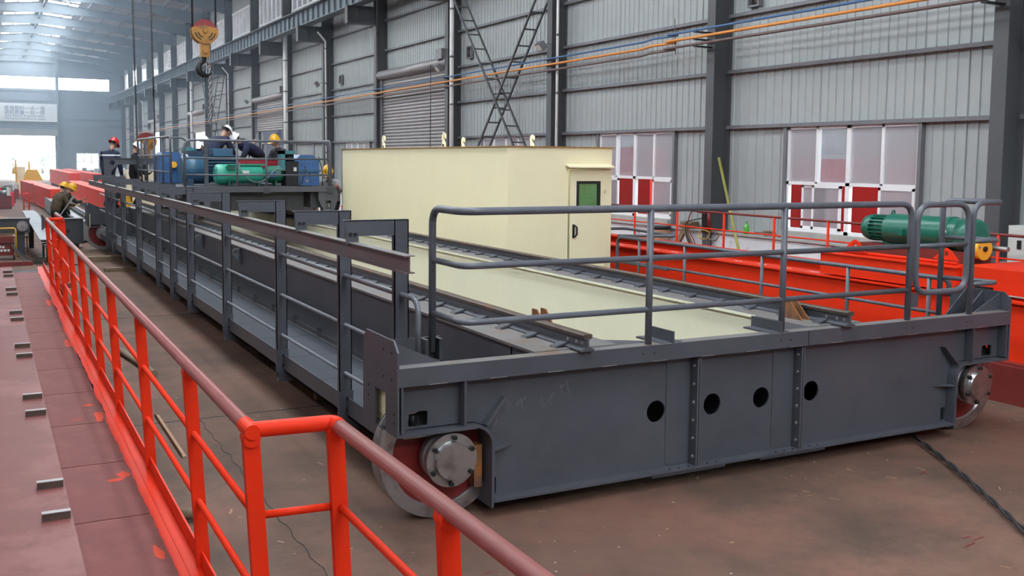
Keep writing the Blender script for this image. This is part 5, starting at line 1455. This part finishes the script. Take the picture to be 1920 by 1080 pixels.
# overhead cranes the hooks hang from (above the picture)
for i, y in enumerate((24.0, 33.0)):
    t = thing('overhead_crane', (3.5, y, 8.97), ('nearer overhead travelling crane girder above the chain hook', 'further overhead travelling crane girder above the lower hook')[i], 'crane')
    MB().box(-5.4, 12.5, y - 0.25, y + 0.25, 9.35, 10.1).build('girder', 'yellow_crane', t)
    MB().box(12.3, 12.7, y - 1.2, y + 1.2, 9.0, 9.4).build('end_truck', 'yellow_crane', t)
    MB().box(-5.7, -5.3, y - 1.2, y + 1.2, 9.0, 9.4).build('end_truck', 'yellow_crane', t)
    MB().box(4.0, 5.1, y - 0.4, y + 0.4, 9.25, 9.36).build('hoist_block', 'bolt_black', t)
MB().box(-5.75, -5.25, YB, YE, 8.2, 8.99).build('runway_beam', 'column_paint', wl)

# ================================================================== PEOPLE
def cloth(name, jacket, trousers, split, stripe=None):
    """work clothes: jacket above the belt line, trousers below; optional reflective band"""
    m = bpy.data.materials.new(name); m.use_nodes = True
    nt = m.node_tree; b = nt.nodes['Principled BSDF']; b.inputs['Roughness'].default_value = 0.85
    tc = nt.nodes.new('ShaderNodeTexCoord'); sx = nt.nodes.new('ShaderNodeSeparateXYZ')
    nt.links.new(tc.outputs['Object'], sx.inputs[0])
    n = nt.nodes.new('ShaderNodeTexNoise'); n.inputs['Scale'].default_value = 9.0; n.inputs['Detail'].default_value = 5
    nt.links.new(tc.outputs['Object'], n.inputs['Vector'])
    r = nt.nodes.new('ShaderNodeValToRGB')
    r.color_ramp.elements[0].position = 0.35; r.color_ramp.elements[1].position = 0.65
    r.color_ramp.elements[0].color = (*[c * 0.65 for c in jacket], 1); r.color_ramp.elements[1].color = (*[c * 1.3 for c in jacket], 1)
    nt.links.new(n.outputs['Fac'], r.inputs['Fac'])
    g = nt.nodes.new('ShaderNodeMath'); g.operation = 'GREATER_THAN'; g.inputs[1].default_value = split
    nt.links.new(sx.outputs['Z'], g.inputs[0])
    mx = nt.nodes.new('ShaderNodeMixRGB'); mx.inputs['Color1'].default_value = (*trousers, 1)
    nt.links.new(g.outputs[0], mx.inputs['Fac']); nt.links.new(r.outputs['Color'], mx.inputs['Color2'])
    out = mx.outputs['Color']
    if stripe:
        a = nt.nodes.new('ShaderNodeMath'); a.operation = 'COMPARE'; a.inputs[1].default_value = stripe; a.inputs[2].default_value = 0.018
        nt.links.new(sx.outputs['Z'], a.inputs[0])
        m2 = nt.nodes.new('ShaderNodeMixRGB'); m2.inputs['Color2'].default_value = (0.62, 0.64, 0.66, 1)
        nt.links.new(a.outputs[0], m2.inputs['Fac']); nt.links.new(out, m2.inputs['Color1']); out = m2.outputs['Color']
    nt.links.new(out, b.inputs['Base Color'])
    MAT[name] = m
    return m

def person(label, pos, face, lean=0.2, crouch=0.0, H=1.72, helmet='helmet_white', jacket=(0.012, 0.016, 0.045), trousers=(0.009, 0.009, 0.013),
           arms=((0.30, 0.12, -0.30, 0.36, 0.05, -0.30), (0.30, 0.12, -0.30, 0.36, 0.05, -0.30)), nod=0.3, stripe=None, hands='skin', group=None, spread=0.12):
    """arms: for left and right, elbow then hand as (forward, outward, up) from the shoulder"""
    k = H / 1.72
    F = Vector((face[0], face[1], 0)).normalized(); S = Vector((F.y, -F.x, 0)); U = Vector((0, 0, 1))
    t = thing('person', pos, label, 'person', group)
    def L(f, s, u): return F * f * k + S * s * k + U * u * k
    ph = 0.93 - crouch
    T = (F * math.sin(lean) + U * math.cos(lean))          # torso direction
    N = (F * math.cos(lean) - U * math.sin(lean))          # belly direction
    pel = L(-0.10 * lean, 0, ph)
    waist = pel + T * 0.18 * k; chest = pel + T * 0.38 * k + N * (-0.02 * k); neckb = pel + T * 0.53 * k; neck = neckb + (T * 0.09 + F * 0.02) * k
    V = []; E = []; RD = []
    def add(p, r, par=None):
        V.append(p); RD.append(r)
        if par is not None: E.append((par, len(V) - 1))
        return len(V) - 1
    iP = add(pel, (0.175 * k, 0.145 * k)); iW = add(waist, (0.185 * k, 0.15 * k), iP); iC = add(chest, (0.20 * k, 0.165 * k), iW)
    iN = add(neckb, (0.10 * k, 0.09 * k), iC); iH = add(neck, (0.055 * k, 0.055 * k), iN)
    hand_pos = []
    for s, a in ((-1, arms[0]), (1, arms[1])):
        sh = pel + T * 0.47 * k + S * (s * 0.19 * k)
        el = sh + F * a[0] * k * 0.85 + S * (s * a[1] * k * 0.85) + U * a[2] * k * 0.85
        hn = el + F * a[3] * k * 0.75 + S * (s * a[4] * k * 0.75) + U * a[5] * k * 0.75
        i1 = add(sh, (0.095 * k, 0.095 * k), iC); i2 = add(sh.lerp(el, 0.5), (0.078 * k, 0.078 * k), i1); i3 = add(el, (0.066 * k, 0.066 * k), i2); i4 = add(hn, (0.036 * k, 0.036 * k), i3)
        hand_pos.append((hn, (hn - el).normalized(), s))
    for s in (-1, 1):
        hip = pel + S * (s * 0.095 * k) - U * 0.06 * k
        an = L(0.02 + s * 0.05, s * spread, 0.085)
        mid = hip.lerp(an, 0.5)
        bend = math.sqrt(max(0.0, (0.44 * k) ** 2 - ((hip - an).length / 2) ** 2)) if (hip - an).length / 2 < 0.44 * k else 0.03
        kn = mid + F * min(0.3, bend)
        i1 = add(hip, (0.10 * k, 0.10 * k), iP); i2 = add(hip.lerp(kn, 0.55), (0.082 * k, 0.082 * k), i1); i3 = add(kn, (0.065 * k, 0.065 * k), i2); i4 = add(kn.lerp(an, 0.45), (0.06 * k, 0.06 * k), i3); i5 = add(an, (0.048 * k, 0.048 * k), i4)
        add(an + F * 0.14 * k - U * 0.035 * k, (0.042 * k, 0.036 * k), i5)
    me = bpy.data.meshes.new('body'); me.from_pydata([tuple(v) for v in V], E, []); me.update()
    o = bpy.data.objects.new('body', me); COL.objects.link(o); o.parent = t
    mod = o.modifiers.new('Skin', 'SKIN'); mod.use_smooth_shade = True
    for i, sv in enumerate(me.skin_vertices[0].data):
        sv.radius = RD[i]; sv.use_root = (i == 0)
    sb = o.modifiers.new('Subdivision', 'SUBSURF'); sb.levels = 1; sb.render_levels = 1
    me.materials.append(cloth('work_clothes', jacket, trousers, ph * k + 0.02, stripe))
    # head with face
    hd = neck + (T * 0.04 + U * 0.08 + F * 0.02) * k
    nodq = nod
    hf = (F * math.cos(nodq) - U * math.sin(nodq)); hu = (F * math.sin(nodq) + U * math.cos(nodq))
    base = Vector(ORG[t.name])
    def HP(f, s, u): return base + hd + hf * f * k + S * s * k + hu * u * k
    mb = MB(); vs = []; fs = []
    n, m = 14, 10
    for i in range(m + 1):
        th = PI * i / m
        for q in range(n):
            a = 2 * PI * q / n
            f_, s_, u_ = math.sin(th) * math.cos(a), math.sin(th) * math.sin(a), math.cos(th)
            w = 0.075 * (1.0 if u_ > -0.2 else 1.0 + (u_ + 0.2) * 0.35)
            f2 = f_ * 0.098 + (0.012 if u_ < -0.5 and f_ > 0 else 0)
            vs.append(HP(f2, s_ * w, u_ * 0.115))
    for i in range(m):
        for q in range(n):
            q2 = (q + 1) % n
            fs.append((i * n + q, (i + 1) * n + q, (i + 1) * n + q2, i * n + q2))
    mb._add(vs, fs, True)
    mb.tube([HP(0.092, 0, 0.015), HP(0.118, 0, -0.025), HP(0.095, 0, -0.035)], [0.008, 0.016, 0.012], 6)
    for s in (-1, 1): mb.tube([HP(-0.005, s * 0.072, 0.02), HP(-0.012, s * 0.088, 0.0), HP(-0.003, s * 0.074, -0.03)], [0.012, 0.018, 0.01], 6)
    mb.tube([base + neckb, HP(-0.02, 0, -0.07)], 0.052 * k, 10)
    h = mb.build('head', 'skin', t)
    fc = MB()
    for s in (-1, 1):
        fc.tube([HP(0.084, s * 0.033, 0.012), HP(0.092, s * 0.033, 0.012)], 0.009, 6)
        fc.tube([HP(0.086, s * 0.05, 0.034), HP(0.092, s * 0.02, 0.036)], 0.004, 4)
    fc.build('eyes', 'hair', h)
    MB().tube([HP(0.090, -0.024, -0.058), HP(0.097, 0, -0.058), HP(0.090, 0.024, -0.058)], 0.005, 5).build('mouth', 'wheel_red', h)
    hr = MB(); vs = []; fs = []
    for i in range(6):
        th = PI * 0.30 + PI * 0.32 * i / 5
        for q in range(9):
            a = PI * 0.5 + PI * q / 8
            vs.append(HP(math.sin(th) * math.cos(a) * 0.103, math.sin(th) * math.sin(a) * 0.08, math.cos(th) * 0.118))
    for i in range(5):
        for q in range(8): fs.append((i * 9 + q, (i + 1) * 9 + q, (i + 1) * 9 + q + 1, i * 9 + q + 1))
    hr._add(vs, fs, True); hr.build('hair', 'hair', h)
    # hard hat
    hm = MB(); vs = []; fs = []
    for i in range(7):
        th = (PI / 2) * i / 6
        for q in range(18):
            a = 2 * PI * q / 18
            vs.append(HP(math.sin(th) * math.cos(a) * 0.135, math.sin(th) * math.sin(a) * 0.115, 0.03 + math.cos(th) * 0.135))
    for q in range(18):
        a = 2 * PI * q / 18
        br = 0.018 + 0.055 * max(0, math.cos(a))
        vs.append(HP(math.cos(a) * (0.135 + br), math.sin(a) * (0.115 + 0.016), 0.018 - 0.01 * max(0, math.cos(a))))
    for i in range(7):
        for q in range(18):
            q2 = (q + 1) % 18
            fs.append((i * 18 + q, (i + 1) * 18 + q, (i + 1) * 18 + q2, i * 18 + q2))
    hm._add(vs, fs, True)
    hm.tube([HP(-0.12, 0, 0.10), HP(-0.06, 0, 0.155), HP(0.0, 0, 0.172), HP(0.07, 0, 0.155), HP(0.13, 0, 0.08)], 0.014, 6)
    hm.build('hard_hat', helmet, t)
    # hands
    for hn, d, s in hand_pos:
        hb = MB()
        p0 = base + hn
        side = d.cross(U); side = side.normalized() if side.length > 0.05 else S.copy()
        palm = d.cross(side)
        hb.bar(p0 - d * 0.02, p0 + d * 0.085 * k, 0.08 * k, 0.028 * k, up=palm)
        for q, ln in enumerate((0.068, 0.078, 0.072, 0.055)):
            b0 = p0 + d * 0.08 * k + side * ((q - 1.5) * 0.021 * k)
            b1 = b0 + (d * 0.75 - palm * 0.45).normalized() * ln * 0.55 * k
            b2 = b1 + (d * 0.25 - palm * 0.95).normalized() * ln * 0.5 * k
            hb.tube([b0, b1, b2], [0.0095 * k, 0.009 * k, 0.0075 * k], 6)
        b0 = p0 + d * 0.02 * k + side * (0.04 * k)
        hb.tube([b0, b0 + (side * 0.7 + d * 0.7) * 0.035 * k, b0 + (side * 0.5 + d * 0.8 - palm * 0.5) * 0.065 * k], [0.012 * k, 0.011 * k, 0.009 * k], 6)
        hb.build('hand', hands, t)
    return t

DOWN = (0.05, 0.10, -0.33, 0.12, -0.03, -0.33)
# two men in brown camouflage with yellow helmets, holding a steel bar
person('worker in brown camouflage jacket and yellow helmet gripping a bar, standing nearer', (1.78, 32.0, 0), (0.9, 0.35), lean=0.42, crouch=0.06, helmet='helmet_yellow', jacket=(0.085, 0.058, 0.034), trousers=(0.018, 0.018, 0.02),
       arms=((0.16, 0.05, -0.30, 0.30, -0.10, -0.10), (0.16, 0.05, -0.30, 0.32, -0.08, -0.02)), nod=0.35, hands='glove')
person('worker in yellow helmet half hidden behind the man in brown camouflage', (2.02, 32.6, 0), (0.75, -0.3), lean=0.40, crouch=0.10, helmet='helmet_yellow', jacket=(0.05, 0.04, 0.03), trousers=(0.018, 0.018, 0.02),
       arms=((0.22, 0.05, -0.22, 0.25, -0.10, 0.10), DOWN), nod=0.6, hands='skin')
solo(MB().bar((2.28, 31.75, 1.33), (1.80, 31.75, 0.62), 0.035, 0.035).bar((2.28, 31.75, 1.33), (2.16, 31.75, 1.15), 0.06, 0.06), 'pry_bar', 'steel_dull', 'long steel bar held by the yellow helmeted workers', 'bar')
# on the far end of the bridge
person('man in navy jacket and red helmet at the far end of the bridge', (2.80, 27.5, 1.13), (0.6, 0.55), lean=0.28, crouch=0.02, H=1.76, helmet='helmet_red', stripe=1.37,
       arms=((-0.02, 0.10, -0.34, 0.12, 0.0, -0.33), (-0.02, 0.10, -0.34, 0.12, -0.02, -0.33)), nod=0.55)
person('man in black with white helmet beside the lower hook block', (3.42, 27.7, 1.13), (0.95, -0.2), lean=0.12, crouch=0.03, H=1.66, helmet='helmet_white', jacket=(0.010, 0.010, 0.015),
       arms=(DOWN, DOWN), nod=0.6)
# on the trolley
person('worker in navy bending forward with his back turned, white helmet, on the trolley', (4.38, 22.45, 1.885), (0.65, 0.5), lean=1.0, crouch=0.22, helmet='helmet_white',
       arms=((0.10, 0.08, -0.28, 0.25, 0.0, -0.2), (0.10, 0.08, -0.28, 0.25, 0.0, -0.2)), nod=0.9)
person('worker in navy leaning left over the machinery, white helmet, arm stretched back', (5.50, 22.9, 1.885), (-0.95, -0.15), lean=1.15, crouch=0.28, helmet='helmet_white',
       arms=((0.15, 0.05, -0.30, 0.2, 0.0, -0.25), (-0.20, 0.15, -0.02, -0.25, 0.1, 0.12)), nod=0.9)
person('crouching worker with only his white helmet showing at left of the trolley', (4.45, 24.6, 1.885), (0.3, -0.9), lean=0.7, crouch=0.60, helmet='helmet_white', arms=(DOWN, DOWN), nod=0.6)
person('bare faced worker with orange yellow helmet behind the red guard', (6.20, 23.3, 1.885), (-0.8, -0.5), lean=0.45, crouch=0.64, helmet='helmet_yellow', jacket=(0.03, 0.03, 0.04), arms=(DOWN, DOWN), nod=0.3)
person('worker with yellow helmet and white sleeves low at the right end of trolley', (6.78, 21.5, 0.94), (-0.5, -0.8), lean=0.5, crouch=0.36, helmet='helmet_yellow', jacket=(0.30, 0.30, 0.32), arms=((0.2, 0.1, -0.2, 0.2, 0, 0.1), DOWN), nod=0.5)
solo(MB().box(6.15, 6.58, 21.1, 21.6, 1.121, 1.13) if False else MB().box(6.62, 6.66, 21.25, 21.75, 0.44, 0.94).box(6.90, 6.94, 21.25, 21.75, 0.44, 0.94).box(6.6, 6.96, 21.2, 21.8, 0.90, 0.94), 'standing_step', 'grey_dark', 'small dark step under the worker at the trolley end', 'step')

# ================================================================== LEFT BACKGROUND
def end_beam(x0, x1, y, z0, z1, hubs, label, mat='grey_dark'):
    t = thing('stored_end_carriage', ((x0 + x1) / 2, y, 0), label, 'end carriage')
    MB().box(x0, x1, y, y + 0.35, z0, z1).build('beam', mat, t)
    MB().box(x0 - 0.02, x1 + 0.02, y - 0.03, y + 0.38, z1, z1 + 0.02).build('flange', mat, t)
    for hx_ in hubs:
        MB().lathe((hx_, y - 0.02, (z0 + z1) / 2), (0, -1, 0), [(0, 0.125), (0.04, 0.125), (0.04, 0.08), (0.06, 0.08), (0.06, 0)], 20).build('hub', 'steel', t)
        for k in range(8):
            a = 2 * PI * k / 8
            MB().cyl((hx_ + 0.1 * math.cos(a), y - 0.06, (z0 + z1) / 2 + 0.1 * math.sin(a)), (hx_ + 0.1 * math.cos(a), y - 0.075, (z0 + z1) / 2 + 0.1 * math.sin(a)), 0.012, 6).build('bolt', 'bolt_black', t)
    MB().cyl((x0 + (x1 - x0) * 0.72 - 0.2, y - 0.005, (z0 + z1) / 2 + 0.02), (x0 + (x1 - x0) * 0.72 - 0.2, y, (z0 + z1) / 2 + 0.02), 0.055, 14).build('hole', 'black', t)
    for xx in (x0 + 0.2, x1 - 0.2):
        MB().box(xx - 0.09, xx + 0.09, y + 0.08, y + 0.28, 0.0, z0).build('trestle', mat, t)
    return t
end_beam(-1.2, 0.92, 27.0, 0.60, 0.93, (0.76,), 'dark end carriage with bright round hub at the left picture edge')
t = thing('welding_cart', (0.45, 26.6, 0), 'red welding machine on a yellow trolley at left edge', 'welder')
MB().box(0.15, 0.55, 26.5, 26.95, 0.1, 0.55).build('body', 'primer_dark', t)
MB().box(0.13, 0.57, 26.48, 26.97, 0.38, 0.40).build('band', 'black', t)
for x_, w_, z_ in ((0.24, 0.04, 0.29), (0.30, 0.05, 0.28), (0.26, 0.05, 0.2), (0.33, 0.06, 0.2), (0.41, 0.05, 0.2)): MB().box(x_, x_ + w_, 26.49, 26.5, z_, z_ + 0.05).build('worn_lettering', 'label_white', t)
MB().tube(rnd([(0.12, 26.5, 0.08), (0.12, 26.5, 0.75), (0.6, 26.5, 0.75), (0.6, 26.5, 0.06)], 0.06, 4), 0.018, 8).build('frame', 'yellow_paint', t)
for x in (0.2, 0.55): MB().lathe((x, 26.55, 0.055), (1, 0, 0), [(-0.02, 0.055), (0.02, 0.055)], 12).build('wheel', 'bolt_black', t)
t = thing('work_stool', (0.75, 28.3, 0), 'white topped stool with rusty legs left of the railing end', 'stool')
MB().box(0.55, 0.92, 28.1, 28.45, 0.43, 0.45).build('seat', 'silver_sheet', t)
for x in (0.57, 0.88):
    for y in (28.13, 28.41): MB().box(x, x + 0.025, y, y + 0.025, 0, 0.43).build('leg', 'rust', t)
MB().box(0.57, 0.9, 28.13, 28.15, 0.12, 0.14).build('stretcher', 'rust', t)
for i in range(3):
    pts = [(0.5 + 0.35 * k / 12 * (1 + 0.2 * i), 26.3 + 0.15 * i - 1.2 * k / 12, 0.35 * (1 - k / 12) ** 2 + 0.02 + 0.008 * i) for k in range(13)]
    solo(MB().tube(pts + [(1.6 + 0.1 * i, 24.9 - 0.2 * i, 0.02)], 0.014, 6), 'welding_cable', 'rope_dark', 'black welding cable trailing from the red welder', 'cable', 'welding cables')
t = thing('sheet_stack', (1.0, 27.5, 0), 'pale silver steel sheets stacked on trestles beside the railing end', 'sheets')
for i in range(4):
    MB().bar((1.0 + 0.03 * i, 30.2, 0.98 - 0.02 * i), (1.20 + 0.04 * i, 25.2, 0.55 - 0.06 * i), 0.28, 0.015).build('sheet', 'silver_sheet', t)
MB().box(1.2, 1.3, 25.4, 25.6, 0.0, 0.36).build('trestle', 'bolt_black', t)
MB().box(0.98, 1.1, 29.6, 29.8, 0.0, 0.84).build('trestle', 'bolt_black', t)
t = thing('gusset_post', (1.2, 26.5, 0), 'dark triangular gusset post standing by the steel sheets', 'gusset')
MB().prism([(1.17, 0.0), (1.22, 0.0), (1.22, 0.72), (1.42, 0.72), (1.19, 1.05), (1.17, 1.05)], (), 'xz', 26.7, 26.74).build('plate', 'grey_dark', t)
MB().box(1.1, 1.3, 26.6, 26.85, 0.0, 0.02).build('foot', 'grey_dark', t)
end_beam(1.62, 2.30, 29.2, 0.12, 0.78, (), 'dark beam end with a welded stiffener between railing and far grey wheel')
t = thing('grey_rail_girder', (2.3, 40.0, 0), 'grey girder with toothed cable track behind the yellow helmeted workers', 'girder')
MB().box(2.35, 2.95, 31.0, 50.0, 0.05, 0.62).build('box', 'silver_sheet', t)
MB().box(2.55, 2.75, 31.0, 50.0, 0.62, 0.66).build('track_bed', 'grey_dark', t)
cbm = MB().box(-0.1, 0.1, 0, 0.1, 0.0, 0.05).mesh('track_tooth', 'bolt_black')
for i in range(60): inst(cbm, 'track_tooth', (2.65, 31.2 + i * 0.3, 0.66), t)
def orange_girder(x0, x1, y0, y1, z0, z1, label, yaw=0.0):
    t = thing('far_girder', ((x0 + x1) / 2, (y0 + y1) / 2, 0), label, 'girder')
    MB().box(x0 + 0.05, x1 - 0.05, y0, y1, z0, z1).build('web_box', 'orange_far', t)
    MB().box(x0, x1, y0, y1, z1, z1 + 0.025).build('top_flange', 'orange_far', t)
    MB().box(x0, x1, y0, y1, z0 - 0.025, z0).build('bottom_flange', 'orange_far', t)
    for yy in (y0 + 1.0, y1 - 1.0): MB().box(x0 + 0.1, x1 - 0.1, yy, yy + 0.4, 0, z0 - 0.025).build('support', 'wood', t)
    return t
o = orange_girder(2.1, 2.75, 48.0, 66.0, 0.10, 1.0, 'orange girder on the floor left of the yellow helmeted workers')
o.rotation_euler = (0, 0, 0.036)
o = orange_girder(4.1, 4.8, 40.0, 62.0, 0.30, 1.05, 'orange girder with a round black hole right of the workers')
MB().cyl((4.14, 57.5, 0.72), (4.15, 57.5, 0.72), 0.11, 14).build('hole', 'black', o)
orange_girder(4.3, 5.0, 64.0, 84.0, 0.55, 1.45, 'long orange red girder further back towards the bright doorway')
orange_girder(5.6, 6.2, 64.0, 90.0, 0.45, 1.40, 'furthest orange girder beside the grey wrapped rail')
t = thing('yellow_gantry_leg', (2.6, 68.0, 0), 'bright yellow crane end frame with two uprights before the far doorway', 'crane part')
MB().prism([(2.05, 0.95), (3.15, 0.95), (2.85, 1.62), (2.25, 1.62)], (), 'xz', 68.0, 68.5).build('plate', 'yellow_crane', t)
MB().box(2.35, 2.45, 68.0, 68.2, 1.62, 2.1).build('upright', 'yellow_crane', t)
MB().box(2.15, 2.35, 68.1, 68.4, 0.0, 0.95).build('leg', 'yellow_crane', t)
t = thing('yellow_gantry_leg', (1.75, 72.0, 0), 'second yellow upright with pale side left of the yellow end frame', 'crane part')
MB().box(1.75, 2.3, 71.5, 72.0, 0.0, 1.75).build('plate', 'cream', t)
MB().box(1.70, 1.80, 71.4, 71.6, 0.0, 2.2).build('upright', 'yellow_crane', t)
MB().prism([(1.5, 1.3), (1.85, 1.3), (1.75, 1.75), (1.68, 1.75)], (), 'xz', 71.35, 71.45).build('bracket', 'yellow_crane', t)
random.seed(5)
names = ('red machine housing on the far floor at left', 'low red trolley frame on the far floor', 'small red motor base on the far floor', 'red box frame near the yellow uprights', 'red drive unit at the left picture edge', 'dark red hoist frame farthest left')
for i in range(6):
    x = 0.7 + i * 0.14 + random.uniform(0, 0.1); y = 52 + i * 2.9
    t = thing('machine_unit', (x, y, 0), names[i], 'machine')
    h = random.uniform(0.35, 0.7)
    MB().box(x - 0.35, x + 0.3, y, y + 0.6, 0.02, h).build('base', 'red_paint' if i % 2 else 'primer_dark', t)
    MB().tube([(x - 0.2, y + 0.2, h + 0.12), (x + 0.15, y + 0.2, h + 0.12)], 0.13, 12).build('motor', ('steel_dull', 'green_machine', 'bolt_black')[i % 3], t)
    MB().box(x + 0.1, x + 0.25, y + 0.05, y + 0.3, h, h + 0.35).build('gear_unit', ('label_white', 'steel_dull')[i % 2], t)
    MB().box(x - 0.3, x + 0.2, y + 0.4, y + 0.45, h, h + 0.2).build('bracket', 'red_paint', t)
t = thing('red_ladder_frame', (1.6, 47.5, 0), 'small bright red tubular frame standing on floor at left', 'frame')
MB().tube(rnd([(1.42, 47.5, 0), (1.42, 47.5, 0.85), (1.62, 47.5, 0.85), (1.62, 47.5, 0)], 0.05, 4), 0.03, 8).build('tube', 'orange_far', t)
for z in (0.3, 0.55): MB().tube([(1.42, 47.5, z), (1.62, 47.5, z)], 0.02, 6).build('rung', 'orange_far', t)
t = thing('step_ladder', (1.95, 51.0, 0), 'thin brown step ladder before the orange girder', 'ladder')
MB().bar((1.75, 51, 0), (1.88, 51, 1.2), 0.03, 0.03).bar((2.05, 51, 0), (1.92, 51, 1.2), 0.03, 0.03).build('rails', 'rust', t)
for z in (0.3, 0.6, 0.9): MB().box(1.8, 2.0, 50.99, 51.01, z, z + 0.02).build('rung', 'rust', t)
t = thing('tarp_pile', (0.6, 34.0, 0), 'beige canvas heap on dark planks at left edge', 'tarpaulin')
MB().box(-0.6, 1.25, 33.4, 34.4, 0.0, 0.35).build('planks', 'wood', t)
vs = []; fs = []
for i in range(9):
    for k in range(7):
        vs.append((-0.5 + i * 0.19, 33.5 + k * 0.13, 0.36 + 0.34 * max(0, 1 - abs(i - 3.5) / 5) * math.sin(PI * (k + 0.3) / 6.6) + random.uniform(0, 0.07)))
for i in range(8):
    for k in range(6): fs.append((i * 7 + k, (i + 1) * 7 + k, (i + 1) * 7 + k + 1, i * 7 + k + 1))
MB()._add(vs, fs, True).build('canvas', 'cardboard', t)
for i in range(8):
    x = 8.3 + random.uniform(0, 3.2); y = 96 + random.uniform(0, 14); h = random.uniform(0.6, 1.5)
    t = thing('crated_machine', (x, y, 0), ('grey wrapped machine unit in the cluster below the far window'), 'machine', 'machines below the far window')
    MB().box(x - 0.35, x + 0.35, y, y + 0.7, 0, h * 0.6).build('base', ('steel_dull', 'cabinet_grey', 'teal')[i % 3], t)
    MB().box(x - 0.2, x + 0.2, y + 0.1, y + 0.5, h * 0.6, h).build('top', ('cabinet_grey', 'steel_dull', 'label_white')[i % 3], t)
t = thing('dark_beam', (4.6, 46.0, 0), 'dark grey beam with white edge behind the red helmeted man', 'beam')
MB().box(4.9, 8.2, 46.0, 46.3, 0.62, 1.05).build('beam', 'grey_dark', t)
MB().box(4.9, 8.2, 45.97, 46.3, 1.05, 1.09).build('edge', 'label_white', t)
for x in (5.2, 7.8): MB().box(x, x + 0.2, 46.0, 46.3, 0, 0.62).build('support', 'wood', t)
t = thing('cream_girder_far', (6.0, 36.0, 0), 'pale cream girder and yellow braces behind the trolley', 'girder')
MB().box(4.0, 6.8, 34.0, 34.4, 0.9, 2.05).build('web', 'cream', t)
MB().box(4.3, 4.6, 34.05, 34.35, 0, 0.9).box(6.2, 6.5, 34.05, 34.35, 0, 0.9).build('support', 'grey_dark', t)
t = thing('yellow_step', (3.7, 30.5, 0), 'small yellow folding step seen between the walkway posts', 'step')
MB().bar((3.4, 30.4, 0.0), (3.62, 30.4, 1.35), 0.2, 0.03, up=(0, 1, 0)).bar((3.95, 30.4, 0.0), (3.66, 30.4, 1.35), 0.04, 0.03, up=(0, 1, 0)).build('frame', 'yellow_paint', t)

# ================================================================== OUTSIDE
random.seed(21)
def tree(x, y, h, r, label):
    t = thing('tree', (x, y, 0.012), label, 'tree', 'trees outside the far doorway')
    MB().tube([(x, y, 0), (x + 0.1, y, h * 0.5), (x, y, h * 0.8)], [0.18, 0.13, 0.06], 8).build('trunk', 'bark', t)
    m = MB()
    for i in range(420):
        u = random.random() ** 0.4
        a = random.uniform(0, 2 * PI); b = math.acos(random.uniform(-1, 1))
        c = Vector((x + r * u * math.sin(b) * math.cos(a), y + r * u * math.sin(b) * math.sin(a), h * 0.68 + r * 0.95 * u * math.cos(b)))
        n = Vector((random.uniform(-1, 1), random.uniform(-1, 1), random.uniform(-0.2, 1))).normalized()
        p = n.orthogonal().normalized(); q = n.cross(p); s = random.uniform(0.15, 0.32)
        m._add([c + p * s, c + q * s * 0.7, c - p * s, c - q * s * 0.7], [(0, 1, 2, 3)])
    fo = m.build('foliage', 'leaf', t); fo['kind'] = 'stuff'
for i, (x, y, h, r) in enumerate(((-1.0, 150, 3.6, 1.9), (3.5, 158, 3.8, 2.0), (7.0, 152, 3.2, 1.7), (10.5, 150, 3.6, 2.0), (14.5, 148, 3.8, 2.1), (18.5, 152, 3.4, 2.0))):
    tree(x, y, h, r, 'leafy green tree outside beyond the far doorway and window')

# ================================================================== HAZE
hz = MB().box(XL + 0.1, 13.2, 31.0, YE - 0.5, 0.02, 12.1)
hazem = bpy.data.materials.new('haze'); hazem.use_nodes = True
nt = hazem.node_tree; nt.nodes.remove(nt.nodes['Principled BSDF'])
vsn = nt.nodes.new('ShaderNodeVolumeScatter')
vsn.inputs['Color'].default_value = (0.62, 0.80, 1.0, 1); vsn.inputs['Density'].default_value = 0.0048; vsn.inputs['Anisotropy'].default_value = 0.35
nt.links.new(vsn.outputs[0], nt.nodes['Material Output'].inputs['Volume'])
MAT['haze'] = hazem
USE_HAZE = True
if USE_HAZE:
    hzo = hz.build('haze', 'haze')
    hzo['kind'] = 'stuff'; tag(hzo, 'thin bluish haze filling the far half of the hall', 'haze')
